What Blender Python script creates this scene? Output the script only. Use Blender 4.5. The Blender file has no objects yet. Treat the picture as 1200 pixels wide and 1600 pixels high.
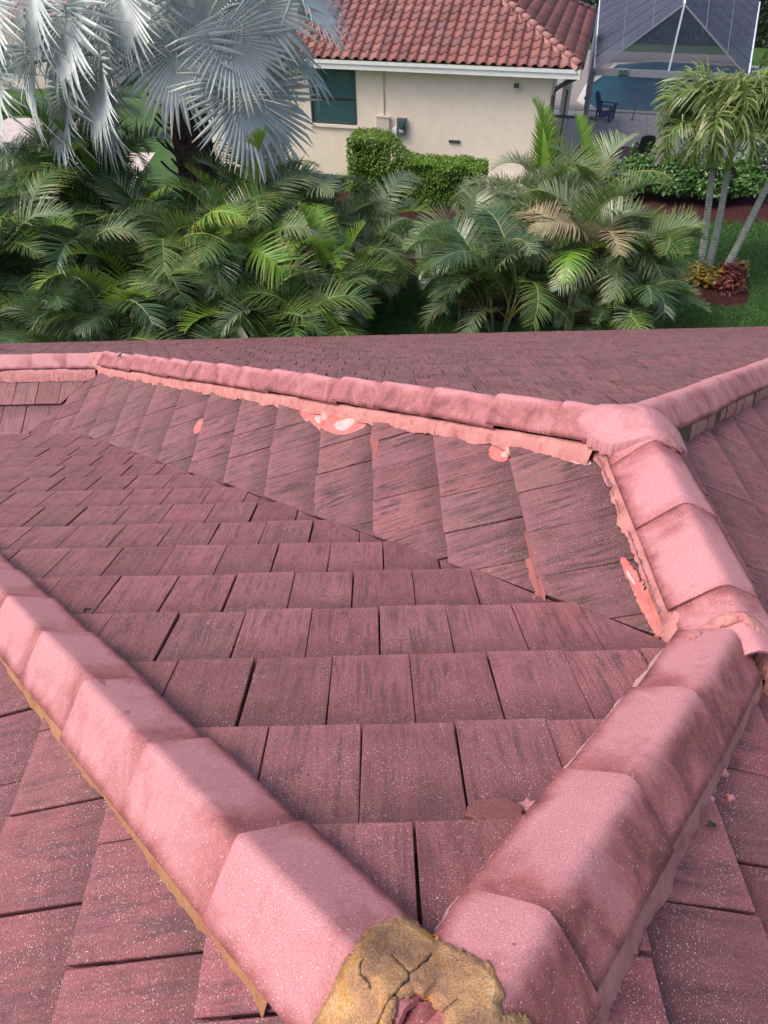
import bpy, math, random
from mathutils import Vector, Matrix, noise
from math import sin, cos, pi, sqrt, radians

# ------------------------------------------------------------------ camera
S = bpy.context.scene
COL = S.collection
FW, FH, FPX = 1200, 1600, 1062.3
CAMZ = 8.6
th, yaw, roll = 0.76634, 0.00634, -0.01896
Fv = Vector((sin(yaw)*cos(th), cos(yaw)*cos(th), -sin(th)))
R0 = Vector((cos(yaw), -sin(yaw), 0)); U0 = R0.cross(Fv)
Rv = R0*cos(roll)+U0*sin(roll); Uv = U0*cos(roll)-R0*sin(roll)
cam = bpy.data.cameras.new('camera'); cob = bpy.data.objects.new('camera', cam); COL.objects.link(cob)
M = Matrix((Rv, Uv, -Fv)).transposed().to_4x4(); M.translation = (0, 0, CAMZ)
cob.matrix_world = M
cam.sensor_fit = 'HORIZONTAL'; cam.sensor_width = 36; cam.lens = FPX/FW*36
cam.clip_start = 0.05; cam.clip_end = 1500
S.camera = cob

# ------------------------------------------------------------------ world + sun
W = bpy.data.worlds.new('World'); S.world = W; W.use_nodes = True
nt = W.node_tree; bg = nt.nodes['Background']
sky = nt.nodes.new('ShaderNodeTexSky'); sky.sky_type = 'NISHITA'; sky.sun_disc = False
SUN_EL, SUN_AZ = radians(56), radians(-104)      # azimuth clockwise from +y
sky.sun_elevation = SUN_EL; sky.sun_rotation = SUN_AZ
sky.air_density = 1.0; sky.dust_density = 5.0; sky.ozone_density = 1.0
nt.links.new(sky.outputs[0], bg.inputs[0]); bg.inputs[1].default_value = 0.145
sl = bpy.data.lights.new('sun', 'SUN'); sl.energy = 1.05; sl.angle = radians(24); sl.color = (1, .95, .9)
so = bpy.data.objects.new('sun', sl); COL.objects.link(so)
sd = Vector((sin(SUN_AZ)*cos(SUN_EL), cos(SUN_AZ)*cos(SUN_EL), sin(SUN_EL)))
so.rotation_euler = sd.to_track_quat('Z', 'Y').to_euler()
so.location = sd*50
S.view_settings.view_transform = 'Standard'; S.view_settings.look = 'None'
S.view_settings.gamma = 1; S.view_settings.use_curve_mapping = False
S.view_settings.exposure = 0.78
S.render.engine = 'CYCLES'
S.cycles.max_bounces = 6; S.cycles.transparent_max_bounces = 16

rng = random.Random(7)

# ------------------------------------------------------------------ helpers
def V(*a): return Vector(a)
def proj(P):
    P = Vector(P)-Vector((0, 0, CAMZ)); z = P.dot(Fv)
    if z < .05: return None
    return (600+FPX*P.dot(Rv)/z, 800-FPX*P.dot(Uv)/z, z)
def empty(name, loc, label=None, cat=None, group=None, kind=None):
    o = bpy.data.objects.new(name, None); COL.objects.link(o); o.location = loc; o.empty_display_size = .1
    tag(o, label, cat, group, kind); return o
def tag(o, label=None, cat=None, group=None, kind=None):
    if label: o['label'] = label
    if cat: o['category'] = cat
    if group: o['group'] = group
    if kind: o['kind'] = kind
    return o
def link(name, me, parent=None, mw=None):
    o = bpy.data.objects.new(name, me); COL.objects.link(o)
    if parent is not None:
        o.parent = parent
        o.matrix_parent_inverse = parent_mw(parent).inverted()
    if mw is not None: o.matrix_basis = mw
    return o
def parent_mw(p):
    m = Matrix.LocRotScale(p.location, p.rotation_euler, p.scale)
    if p.matrix_basis is not None: m = p.matrix_basis.copy()
    if p.parent is not None: m = parent_mw(p.parent) @ p.matrix_parent_inverse @ m
    return m
class MB:
    """collects faces for one mesh"""
    def __init__(s): s.v = []; s.f = []; s.mi = []
    def add(s, vs, fs, mi=0):
        b = len(s.v); s.v += [tuple(p) for p in vs]; s.f += [tuple(i+b for i in f) for f in fs]; s.mi += [mi]*len(fs)
    def box(s, a, b, mi=0, M=None):
        x0, y0, z0 = a; x1, y1, z1 = b
        vs = [V(x, y, z) for z in (z0, z1) for y in (y0, y1) for x in (x0, x1)]
        if M is not None: vs = [M @ p for p in vs]
        s.add(vs, [(0, 2, 3, 1), (4, 5, 7, 6), (0, 1, 5, 4), (2, 6, 7, 3), (0, 4, 6, 2), (1, 3, 7, 5)], mi)
    def tube(s, pts, rads, n=8, mi=0, cap=True):
        pts = [Vector(p) for p in pts]
        if not hasattr(rads, '__len__'): rads = [rads]*len(pts)
        b = len(s.v); up = V(0, 0, 1)
        for i, p in enumerate(pts):
            d = (pts[min(i+1, len(pts)-1)]-pts[max(i-1, 0)])
            d = d.normalized() if d.length > 1e-9 else V(0, 0, 1)
            a = d.cross(up if abs(d.z) < .95 else V(1, 0, 0)).normalized(); c = a.cross(d)
            for k in range(n):
                t = 2*pi*k/n; s.v.append(tuple(p+(a*cos(t)+c*sin(t))*rads[i]))
        for i in range(len(pts)-1):
            for k in range(n):
                k2 = (k+1) % n
                s.f.append((b+i*n+k, b+i*n+k2, b+(i+1)*n+k2, b+(i+1)*n+k)); s.mi.append(mi)
        if cap:
            s.f.append(tuple(b+k for k in range(n))[::-1]); s.mi.append(mi)
            s.f.append(tuple(b+(len(pts)-1)*n+k for k in range(n))); s.mi.append(mi)
    def mesh(s, name, mats, smooth=False):
        me = bpy.data.meshes.new(name); me.from_pydata(s.v, [], s.f)
        for m in (mats if isinstance(mats, (list, tuple)) else [mats]): me.materials.append(m)
        if any(s.mi): me.polygons.foreach_set('material_index', s.mi)
        if smooth: me.polygons.foreach_set('use_smooth', [True]*len(me.polygons))
        me.update(); return me
    def obj(s, name, mats, parent=None, smooth=False, mw=None):
        return link(name, s.mesh(name, mats, smooth), parent, mw)

# ------------------------------------------------------------------ node helpers
class NT:
    def __init__(s, name):
        s.m = bpy.data.materials.new(name); s.m.use_nodes = True; s.t = s.m.node_tree
        s.bsdf = s.t.nodes['Principled BSDF']; s.out = s.t.nodes['Material Output']
    def n(s, typ, **kw):
        x = s.t.nodes.new(typ)
        for k, v in kw.items(): setattr(x, k, v)
        return x
    def l(s, a, b): s.t.links.new(a, b)
    def set(s, node, **kw):
        for k, v in kw.items():
            i = node.inputs[k.replace('_', ' ')]
            if hasattr(v, 'is_linked') or isinstance(v, bpy.types.NodeSocket): s.l(v, i)
            else: i.default_value = v
        return node
    def noise(s, vec, scale, detail=3, rough=.55, dist=0):
        x = s.n('ShaderNodeTexNoise'); s.l(vec, x.inputs['Vector'])
        x.inputs['Scale'].default_value = scale; x.inputs['Detail'].default_value = detail
        x.inputs['Roughness'].default_value = rough; x.inputs['Distortion'].default_value = dist
        return x.outputs['Fac']
    def mapping(s, vec, scale=(1, 1, 1), loc=(0, 0, 0), rot=(0, 0, 0)):
        x = s.n('ShaderNodeMapping'); s.l(vec, x.inputs[0]); x.inputs[1].default_value = loc; x.inputs[2].default_value = rot
        x.inputs[3].default_value = scale; return x.outputs[0]
    def ramp(s, fac, stops):
        x = s.n('ShaderNodeValToRGB'); s.l(fac, x.inputs[0]); e = x.color_ramp.elements
        while len(e) < len(stops): e.new(.5)
        for i, (p, c) in enumerate(stops):
            e[i].position = p; e[i].color = (*c, 1) if hasattr(c, '__len__') else (c, c, c, 1)
        return x.outputs[0]
    def mix(s, fac, a, b, mode='MIX'):
        x = s.n('ShaderNodeMix', data_type='RGBA', blend_type=mode)
        for sock, v in ((x.inputs[0], fac), (x.inputs[6], a), (x.inputs[7], b)):
            if isinstance(v, bpy.types.NodeSocket): s.l(v, sock)
            elif hasattr(v, '__len__'): sock.default_value = (*v, 1)
            else: sock.default_value = v
        return x.outputs[2]
    def math(s, op, a, b=0, c=None, clamp=False):
        x = s.n('ShaderNodeMath', operation=op, use_clamp=clamp)
        for i, v in enumerate((a, b) if c is None else (a, b, c)):
            if isinstance(v, bpy.types.NodeSocket): s.l(v, x.inputs[i])
            else: x.inputs[i].default_value = v
        return x.outputs[0]
    def bump(s, h, strength, dist, normal=None):
        x = s.n('ShaderNodeBump'); s.l(h, x.inputs['Height']); x.inputs['Strength'].default_value = strength
        x.inputs['Distance'].default_value = dist
        if normal is not None: s.l(normal, x.inputs['Normal'])
        return x.outputs[0]
    def fin(s, color=None, rough=.7, normal=None, spec=.5, metal=0):
        b = s.bsdf
        for k, v in (('Base Color', color), ('Roughness', rough), ('Normal', normal), ('Specular IOR Level', spec), ('Metallic', metal)):
            if v is None: continue
            if isinstance(v, bpy.types.NodeSocket): s.l(v, b.inputs[k])
            elif k == 'Base Color': b.inputs[k].default_value = (*v, 1)
            else: b.inputs[k].default_value = v
        return s.m
    def grain(s, col, fac, lo, hi, p0=.32, p1=.68):
        mr = s.n('ShaderNodeMapRange'); s.l(fac, mr.inputs[0]); mr.inputs[1].default_value = p0; mr.inputs[2].default_value = p1
        mr.inputs[3].default_value = lo; mr.inputs[4].default_value = hi
        cb = s.n('ShaderNodeCombineColor')
        for i in range(3): s.l(mr.outputs[0], cb.inputs[i])
        return s.mix(1.0, col, cb.outputs[0], 'MULTIPLY')
    def objc(s): return s.n('ShaderNodeTexCoord').outputs['Object']
    def geo(s): return s.n('ShaderNodeNewGeometry')
    def orand(s): return s.n('ShaderNodeObjectInfo').outputs['Random']

def simple(name, col, rough=.6, var=.12, scale=8, bump=.15, metal=0, spec=.5):
    t = NT(name); c = t.objc(); f = t.noise(c, scale, 5)
    a = tuple(x*(1-var) for x in col); b = tuple(min(1, x*(1+var)) for x in col)
    return t.fin(t.ramp(f, [(.3, a), (.7, b)]), rough, t.bump(t.noise(c, scale*6, 4), bump, .02), spec, metal)

# ------------------------------------------------------------------ roof materials
def speckle(t, vec, scale, size, keep, seed=0):
    v = t.n('ShaderNodeTexVoronoi'); t.l(vec, v.inputs['Vector']); v.inputs['Scale'].default_value = scale
    sep = t.n('ShaderNodeSeparateColor'); t.l(v.outputs['Color'], sep.inputs[0])
    on = t.math('LESS_THAN', sep.outputs[0], keep)
    sz = t.math('MULTIPLY', sep.outputs[1], size)
    near = t.math('LESS_THAN', v.outputs['Distance'], sz)
    return t.math('MULTIPLY', on, near)

def mat_tile(name, c_lo, c_hi, streak_col, streak_amt, speck=.10):
    t = NT(name)
    uv = t.n('ShaderNodeUVMap'); uv.uv_map = 'tile'; u = uv.outputs[0]
    at = t.n('ShaderNodeAttribute'); at.attribute_name = 'rnd'; r = at.outputs['Fac']
    base = t.mix(t.noise(u, 5.5, 4, .6), c_lo, c_hi)
    base = t.mix(t.math('MULTIPLY', r, .55), base, (c_hi[0]*1.02, c_hi[1]*1.0, c_hi[2]*1.06))
    r2 = t.math('FRACT', t.math('MULTIPLY', r, 7.31))
    base = t.mix(t.math('MULTIPLY', t.ramp(r2, [(.55, 0), (.95, 1)]), .5), base, (c_hi[0]*.78, c_hi[1]*.95, c_hi[2]*.86))
    base = t.mix(t.math('MULTIPLY', t.ramp(r2, [(.05, 1), (.35, 0)]), .45), base, (c_hi[0]*1.15, c_hi[1]*.98, c_hi[2]*.95))
    # grain along the slope
    us = t.mapping(u, (34, 2.6, 1)); g = t.noise(us, 1.6, 5, .62, .35)
    us2 = t.mapping(u, (13, 1.2, 1), (3.3, 1.7, 0)); g2 = t.noise(us2, 1.5, 4, .6, .6)
    patch = t.ramp(t.noise(u, 4.1, 4, .6), [(.42, 0), (.58, 1)])
    st = t.math('MULTIPLY', t.ramp(g, [(.47, 0), (.60, 1)]), t.math('ADD', t.math('MULTIPLY', patch, .75), .25))
    st = t.math('MULTIPLY', st, streak_amt)
    base = t.mix(st, base, streak_col)
    base = t.mix(t.math('MULTIPLY', t.ramp(g2, [(.52, 0), (.75, 1)]), streak_amt*.75), base, tuple(x*.8 for x in streak_col))
    base = t.mix(t.math('MULTIPLY', t.ramp(g2, [(.25, 1), (.42, 0)]), .35), base, tuple(min(1, x*1.3) for x in c_hi))
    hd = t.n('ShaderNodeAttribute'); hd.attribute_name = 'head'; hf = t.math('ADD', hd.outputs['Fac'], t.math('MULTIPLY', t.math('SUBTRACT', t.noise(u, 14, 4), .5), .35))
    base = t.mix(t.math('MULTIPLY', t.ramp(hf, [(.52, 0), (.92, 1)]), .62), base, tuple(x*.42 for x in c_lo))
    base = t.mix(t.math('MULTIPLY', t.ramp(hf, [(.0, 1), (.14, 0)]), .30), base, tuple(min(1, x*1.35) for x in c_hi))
    base = t.mix(t.math('MULTIPLY', t.ramp(r, [(.0, 1), (.45, 0)]), .34), base, tuple(x*.55 for x in c_lo))
    # sand grains
    fine = t.noise(u, 210, 3, .85)
    base = t.grain(base, fine, .42, 1.62)
    base = t.grain(base, t.noise(u, 470, 1, .5), .72, 1.3)
    grime = t.ramp(t.noise(t.mapping(u, (9, 5, 1), (9, 4, 0)), 1.6, 7, .75, .6), [(.52, 0), (.72, 1)])
    base = t.mix(t.math('MULTIPLY', grime, .5), base, tuple(x*.30 for x in c_lo))
    sp = speckle(t, u, 230, .36, speck*.8); sp2 = speckle(t, t.mapping(u, loc=(5, 9, 0)), 430, .5, speck*1.8)
    spm = t.math('MAXIMUM', sp, sp2)
    lowf = t.ramp(t.noise(u, 6, 2), [(.35, .25), (.65, 1)])
    spm = t.math('MULTIPLY', spm, lowf)
    base = t.mix(t.math('MULTIPLY', spm, .85), base, (.78, .66, .68))
    # a few dark specks of grime
    dk = speckle(t, t.mapping(u, loc=(2, 3, 0)), 26, .16, .16)
    base = t.mix(t.math('MULTIPLY', dk, .75), base, (.05, .025, .03))
    h = t.math('ADD', t.math('MULTIPLY', fine, .6), t.math('MULTIPLY', g, .9))
    nb = t.bump(h, .55, .0035)
    nb = t.bump(t.noise(u, 60, 4, .7), .35, .004, nb)
    ro = t.ramp(t.noise(u, 30, 3), [(.3, .55), (.7, .8)])
    return t.fin(base, ro, nb, .45)

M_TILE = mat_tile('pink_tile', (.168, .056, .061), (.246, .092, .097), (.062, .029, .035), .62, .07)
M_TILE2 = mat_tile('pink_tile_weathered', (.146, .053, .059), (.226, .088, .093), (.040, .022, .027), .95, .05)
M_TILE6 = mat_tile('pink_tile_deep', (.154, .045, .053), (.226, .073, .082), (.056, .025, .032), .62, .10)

def mat_cap():
    t = NT('pink_ridge_paint')
    uv = t.n('ShaderNodeUVMap'); uv.uv_map = 'tile'; u = uv.outputs[0]
    oc = t.objc(); r = t.orand()
    at = t.n('ShaderNodeAttribute'); at.attribute_name = 'dark_amt'; w = at.outputs['Fac']
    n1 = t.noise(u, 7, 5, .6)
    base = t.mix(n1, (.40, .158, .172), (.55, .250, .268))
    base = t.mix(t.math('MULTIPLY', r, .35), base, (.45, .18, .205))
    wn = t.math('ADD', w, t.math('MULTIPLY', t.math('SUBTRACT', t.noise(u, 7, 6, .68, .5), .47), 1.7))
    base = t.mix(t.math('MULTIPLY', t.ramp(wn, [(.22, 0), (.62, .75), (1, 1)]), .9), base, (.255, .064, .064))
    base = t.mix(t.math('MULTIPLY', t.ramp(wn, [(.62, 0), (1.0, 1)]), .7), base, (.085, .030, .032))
    gr = t.noise(t.mapping(u, (3, 14, 1), (1, 2, 3)), 2.2, 6, .65, .5)
    base = t.mix(t.math('MULTIPLY', t.ramp(gr, [(.56, 0), (.74, 1)]), .28), base, (.17, .065, .07))
    fine = t.noise(u, 430, 2, .8)
    base = t.grain(base, fine, .60, 1.42)
    base = t.grain(base, t.noise(u, 190, 2, .7), .86, 1.14)
    sp = speckle(t, u, 380, .45, .10)
    base = t.mix(t.math('MULTIPLY', sp, .6), base, (.9, .76, .77))
    dk = speckle(t, t.mapping(u, loc=(2, 3, 0)), 17, .13, .14)
    base = t.mix(t.math('MULTIPLY', dk, .6), base, (.10, .045, .05))
    nb = t.bump(fine, .35, .002); nb = t.bump(t.noise(u, 24, 5, .65), .35, .005, nb)
    return t.fin(base, .62, nb, .4)
M_CAP = mat_cap()

def mat_mortar(name, c1, c2, c3, amt3=.5, rough=.7, bump=.8):
    t = NT(name); c = t.objc()
    base = t.mix(t.ramp(t.noise(c, 9, 6, .65), [(.3, 0), (.7, 1)]), c1, c2)
    base = t.mix(t.math('MULTIPLY', t.ramp(t.noise(t.mapping(c, loc=(4, 2, 1)), 14, 5, .7), [(.5, 0), (.7, 1)]), amt3), base, c3)
    base = t.mix(t.ramp(t.noise(c, 300, 2), [(.3, .4), (.6, 0)]), base, tuple(x*.5 for x in c1))
    at = t.n('ShaderNodeAttribute'); at.attribute_name = 'crack'
    base = t.mix(at.outputs['Fac'], base, (.02, .014, .01))
    nb = t.bump(t.noise(c, 260, 3, .7), .6, .004); nb = t.bump(t.noise(c, 38, 6, .7), bump, .012, nb)
    return t.fin(base, rough, nb, .35)
M_MORT = mat_mortar('pink_mortar', (.50, .185, .175), (.62, .285, .27), (.30, .085, .075), .75, .38, .6)
M_MORTP = mat_mortar('pale_mortar', (.54, .27, .28), (.70, .46, .47), (.38, .13, .14), .5, .45, .5)
M_OCHRE = mat_mortar('ochre_mortar', (.44, .19, .10), (.52, .26, .13), (.16, .10, .055), .7, .85, 1)
M_GREENM = mat_mortar('mossy_mortar', (.13, .075, .055), (.22, .12, .09), (.05, .045, .03), .5, .9, 1)
M_BRICKO = mat_mortar('salmon_mortar', (.55, .24, .17), (.62, .32, .26), (.2, .12, .07), .5, .85, 1)

def mat_patch():
    t = NT('bare_cement'); c = t.objc()
    n = t.noise(c, 11, 6, .65, .3)
    base = t.ramp(n, [(.28, (.24, .135, .09)), (.42, (.35, .19, .11)), (.56, (.47, .265, .125)), (.72, (.56, .37, .20))])
    base = t.mix(t.math('MULTIPLY', t.ramp(t.noise(t.mapping(c, loc=(3, 1, 2)), 16, 4), [(.52, 0), (.66, 1)]), .75), base, (.60, .27, .035))
    base = t.mix(t.math('MULTIPLY', t.ramp(t.noise(t.mapping(c, loc=(7, 3, 2)), 14, 5), [(.60, 0), (.74, 1)]), .45), base, (.30, .27, .16))
    base = t.mix(t.math('MULTIPLY', t.ramp(t.noise(t.mapping(c, loc=(1, 8, 5)), 12, 5, .7), [(.5, 0), (.66, 1)]), .6), base, (.16, .08, .055))
    base = t.grain(base, t.noise(c, 300, 3, .85), .5, 1.45)
    vo = t.n('ShaderNodeTexVoronoi', feature='DISTANCE_TO_EDGE'); t.l(t.mix(.06, c, t.n('ShaderNodeTexNoise').outputs[1]), vo.inputs['Vector']); vo.inputs['Scale'].default_value = 26
    at = t.n('ShaderNodeAttribute'); at.attribute_name = 'crack'
    hair = t.math('MULTIPLY', t.math('LESS_THAN', vo.outputs['Distance'], .018), t.math('GREATER_THAN', t.noise(c, 8, 2), .57))
    base = t.mix(t.math('MAXIMUM', t.math('MULTIPLY', hair, .6), at.outputs['Fac']), base, (.03, .02, .015))
    nb = t.bump(t.noise(c, 300, 3, .8), .6, .004); nb = t.bump(t.noise(c, 60, 6, .7), .45, .008, nb)
    return t.fin(base, .85, nb, .3)
M_PATCH = mat_patch()
M_WET = NT('wet_salmon_paint'); _t = M_WET; _c = _t.objc()
M_WET = _t.fin(_t.ramp(_t.noise(_c, 16, 4), [(.35, (.42, .10, .085)), (.65, (.55, .18, .15))]), .28, _t.bump(_t.noise(_c, 30, 3), .4, .01), .6)
_t = NT('pale_highlight_paint'); _c = _t.objc()
M_WETP = _t.fin(_t.ramp(_t.noise(_c, 14, 4), [(.35, (.66, .27, .24)), (.65, (.74, .42, .40))]), .3, _t.bump(_t.noise(_c, 30, 3), .4, .01), .6)  # wet paint with the pale sky highlight put into its colour
M_STAIN = simple('dried_red_paint', (.27, .080, .075), .6)
M_UNDER = simple('roof_underlay', (.07, .03, .035), .95)

# ------------------------------------------------------------------ roof geometry (plan: x right, y away)
AP = V(.081, .152, CAMZ-1.3441)
m1, bB, m2, m3, m4 = .5134, .9166, .5251, .5009, .5134
m5 = m1/bB
JB = AP+1.1372*V(bB, 1, -m1); J2 = V(JB.x, 2.4793, JB.z); J3 = J2+4.4667*V(-m3/m2, 1, -m3)
EAVE_Y = 11.31
WT, EX = .2602, .34707
TT = .030       # tile thickness
def z1(x, y): return AP.z-m1*(y-AP.y)
def z5(x, y): return AP.z-m5*(x-AP.x)
def z6(x, y): return AP.z+m1*(x-AP.x)
def z2(x, y): return J2.z-m2*(J2.x-x)
def z3(x, y): return J2.z-m3*(y-J2.y)
def z4(x, y): return J3.z-m4*(J3.y-y)
def roofz(x, y): return max(min(z1(x, y), z5(x, y), z6(x, y)), min(z2(x, y), z5(x, y), z3(x, y)))

pink_house = empty('tiled_house', (0, 8, 0), 'house under a pink painted flat tile roof with a bare cement patch', 'house')

def halfplane(P, D, side):      # keep points with side*cross(D, p-P) >= 0   (side=+1: left of D)
    return (P[0], P[1], D[0], D[1], side)
def clip(poly, hp, jit=0):
    px, py, dx, dy, s = hp; L = math.hypot(dx, dy)
    def f(p): return s*(dx*(p[1]-py)-dy*(p[0]-px))/L-jit
    out = []
    for i in range(len(poly)):
        a, b = poly[i], poly[(i+1) % len(poly)]; fa, fb = f(a), f(b)
        if fa >= 0: out.append(a)
        if (fa >= 0) != (fb >= 0):
            t = fa/(fa-fb); out.append((a[0]+t*(b[0]-a[0]), a[1]+t*(b[1]-a[1])))
    return out
def area(poly): return abs(sum(poly[i][0]*poly[(i+1) % len(poly)][1]-poly[(i+1) % len(poly)][0]*poly[i][1] for i in range(len(poly))))/2

hpA_r = halfplane(AP, (-1, 1), -1); hpA_l = halfplane(AP, (-1, 1), 1)
hpB_l = halfplane(AP, (bB, 1), 1); hpB_r = halfplane(AP, (bB, 1), -1)
vd = (-m1/m2, 1)
hpV_near = halfplane(JB, vd, 1); hpV_far = halfplane(JB, vd, -1)
hpC_l = halfplane(JB, (0, 1), 1); hpC_r = halfplane(JB, (0, 1), -1)
dd = (-m3/m2, 1)
hpD_l = halfplane(J2, dd, 1); hpD_r = halfplane(J2, dd, -1)
de = (bB, 1)
hpE_l = halfplane(J2, de, 1); hpE_r = halfplane(J2, de, -1)
v4 = (-m4/m2, -1)
hpV4_p2 = halfplane(J3, v4, 1); hpV4_p4 = halfplane(J3, v4, -1)
hpM_l = halfplane(AP, (0, -1), -1); hpM_r = halfplane(AP, (0, -1), 1)   # main ridge running back under the camera

TILES = []     # (screen area, dict)
def tile_rows(zf, c_ax, d_ax, origin, slope, rows, d_of, cphase, crange, clips, mat, skew=0, sag=0):
    """c_ax contour axis, d_ax downslope axis in plan; tile row j has its butt at d_of(j)."""
    cax = V(*c_ax, 0); dax = V(*d_ax, 0)
    up = (-dax+V(0, 0, slope)).normalized(); nrm = cax.cross(up).normalized()
    if nrm.z < 0: cax = -cax; nrm = cax.cross(up).normalized(); flip = -1
    else: flip = 1
    for j in rows:
        d1 = d_of(j); d0 = d1-EX-.055
        ph = cphase(j)
        i0 = int(math.floor((crange(j)[0]-ph)/WT)); i1 = int(math.ceil((crange(j)[1]-ph)/WT))
        gaps = [rng.choice([.0012, .0015, .003, .0042, .0055]) for _ in range(i1-i0+2)]
        rowj = rng.uniform(-.003, .003)
        for i in range(i0, i1):
            ga, gb = gaps[i-i0], gaps[i-i0+1]
            cA, cB = ph+i*WT+ga, ph+(i+1)*WT-gb
            dd1 = d1+rowj+rng.uniform(-.006, .006)
            tw = rng.uniform(-.0025, .0025)
            quad = [(cA+tw, dd1), (cB+tw, dd1), (cB-tw, d0), (cA-tw, d0)]
            poly = []
            for c, d in quad:
                cc = c-skew*(d); P = origin+V(*c_ax, 0)*cc+dax*d; poly.append((P.x, P.y))
            ctr = (sum(p[0] for p in poly)/4, sum(p[1] for p in poly)/4)
            hit = False
            for hp in clips(ctr):
                n0 = len(poly); poly2 = clip(poly, hp[0], hp[1]+(rng.uniform(-.006, .010) if hp[2] else 0))
                if len(poly2) < 3: poly = []; break
                poly = poly2
            if len(poly) < 3 or area(poly) < 6e-4: continue
            # remove near duplicate points
            q = []
            for p in poly:
                if not q or math.hypot(p[0]-q[-1][0], p[1]-q[-1][1]) > .002: q.append(p)
            if math.hypot(q[0][0]-q[-1][0], q[0][1]-q[-1][1]) < .002: q.pop()
            if len(q) < 3: continue
            # local frame at tile butt centre
            cc = (cA+cB)/2-skew*d1; O = origin+V(*c_ax, 0)*cc+dax*d1; O.z = zf(O.x, O.y)
            loc = []
            for x, y in q:
                P = V(x, y, zf(x, y))-O; loc.append((P.dot(cax), P.dot(up)))
            # orientation
            ar = sum(loc[k][0]*loc[(k+1) % len(loc)][1]-loc[(k+1) % len(loc)][0]*loc[k][1] for k in range(len(loc)))
            if ar < 0: loc.reverse()
            TILES.append((loc, O, cax, up, nrm, slope, mat, rng.uniform(-.0018, .0022), rng.random()))
es = lambda slope: EX*sqrt(1+slope*slope)
def tile_mesh(T, local=True):
    loc, O, cax, up, nrm, slope, mat, jit, rnd = T
    e = es(slope); n = len(loc)
    tz = lambda y, x: jit-(TT)*y/e+ (rnd-.5)*.01*x
    cx = sum(p[0] for p in loc)/n; cy = sum(p[1] for p in loc)/n
    ins = []
    for x, y in loc:
        dx, dy = cx-x, cy-y; L = math.hypot(dx, dy)+1e-6; k = min(.0045, L*.3)
        ins.append((x+dx/L*k, y+dy/L*k))
    vs = [(x, y, tz(y, x)) for x, y in ins]+[(x, y, tz(y, x)-.003) for x, y in loc]+[(x, y, tz(y, x)-TT+.001) for x, y in loc]
    fs = [tuple(range(n))]
    for k in range(n):
        k2 = (k+1) % n
        fs.append((n+k, n+k2, k2, k)); fs.append((2*n+k, 2*n+k2, n+k2, n+k))
    if not local:
        vs = [tuple(O+cax*a+up*b+nrm*c) for a, b, c in vs]
    off = (rnd*37.7, (rnd*91.3) % 17)
    uv2 = [(x+off[0], y+off[1]) for x, y in ins]+[(x+off[0], y+off[1]) for x, y in loc]*2
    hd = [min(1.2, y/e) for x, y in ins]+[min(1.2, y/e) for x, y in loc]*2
    return vs, fs, uv2, hd
def screen_area(T):
    loc, O, cax, up, nrm = T[:5]
    pts = [proj(O+cax*a+up*b) for a, b in loc if b < .36]
    if len(pts) < 3 or any(p is None for p in pts): return 0
    cx = sum(p[0] for p in pts)/len(pts); cy = sum(p[1] for p in pts)/len(pts)
    pts = [(min(max(p[0], 0), FW), min(max(p[1], 0), FH)) for p in pts]
    return area(pts)
def put_attrs(me, uvs, rnds, heads):
    a = me.attributes.new('head', 'FLOAT', 'POINT'); a.data.foreach_set('value', heads)
    ul = me.uv_layers.new(name='tile')
    vi = [0]*len(me.loops); me.loops.foreach_get('vertex_index', vi)
    flat = []
    for i in vi: flat += [uvs[i][0], uvs[i][1]]
    ul.data.foreach_set('uv', flat)
    a = me.attributes.new('rnd', 'FLOAT', 'FACE'); a.data.foreach_set('value', rnds)

# --- P1 (runs down away from the camera, between the two near hips)
YL = .6307
PH = {0: .058, 1: -.3280, 2: -.6938, 3: -1.0557, 4: -1.1679, 5: -.7737, 6: -.8950}
def ph1(j): return PH[j] if j in PH else PH[1]+.11*(j % 2)+.03*math.sin(j*2.3)
tile_rows(z1, (1, 0), (0, 1), V(0, 0, 0), m1, range(-1, 15), lambda j: YL+j*EX, ph1,
          lambda j: (-7.5, 1.2), lambda c: [(hpA_r, 0, 0), (hpB_l, 0, 0), (hpV_near, .004, 1)], M_TILE)
# --- P2 (left face of the wing)
tile_rows(z2, (0, 1), (-1, 0), V(J2.x, 0, 0), m2, range(-1, 18), lambda j: .4722+j*EX,
          lambda j: 2.300+(.13 if j % 2 else 0)+.01*math.sin(j*3.1), lambda j: (.8, 9.5),
          lambda c: ([(hpV_far, -.012, 1)] if c[1] < YL+14*EX-.12 else [])+[(hpC_l, 0, 0), (hpD_l, 0, 0), (hpV4_p2, 0, 1)], M_TILE2, skew=-.146)
# --- P3 (far slope)
def clips3(c):
    if c[1] > J3.y: return [(hpE_l, 0, 0), (halfplane(J3, (1, 0), 1), 0, 0)]
    return [(hpE_l, 0, 0), (hpD_r, 0, 0)]
tile_rows(z3, (1, 0), (0, 1), V(0, 0, 0), m3, range(0, 26), lambda j: J2.y+.155+j*EX, lambda j: .05+(WT/2 if j % 2 else 0)+.015*math.sin(j*1.7),
          lambda j: (-.9*(j*EX)-1 if J2.y+j*EX < J3.y-EX else -11, 1.2+.95*j*EX+1), clips3, M_TILE2)
# --- P4 (face of the left wing, towards the camera)
tile_rows(z4, (1, 0), (0, -1), V(0, J3.y, 0), m4, range(-1, 6), lambda j: .469+j*EX, lambda j: -3.632+(.03 if j % 2 else 0)+.13*(j % 2),
          lambda j: (-10, -2.8), lambda c: [(hpV4_p4, 0, 1), (halfplane(J3, (1, 0), -1), 0, 0)], M_TILE)
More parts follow.
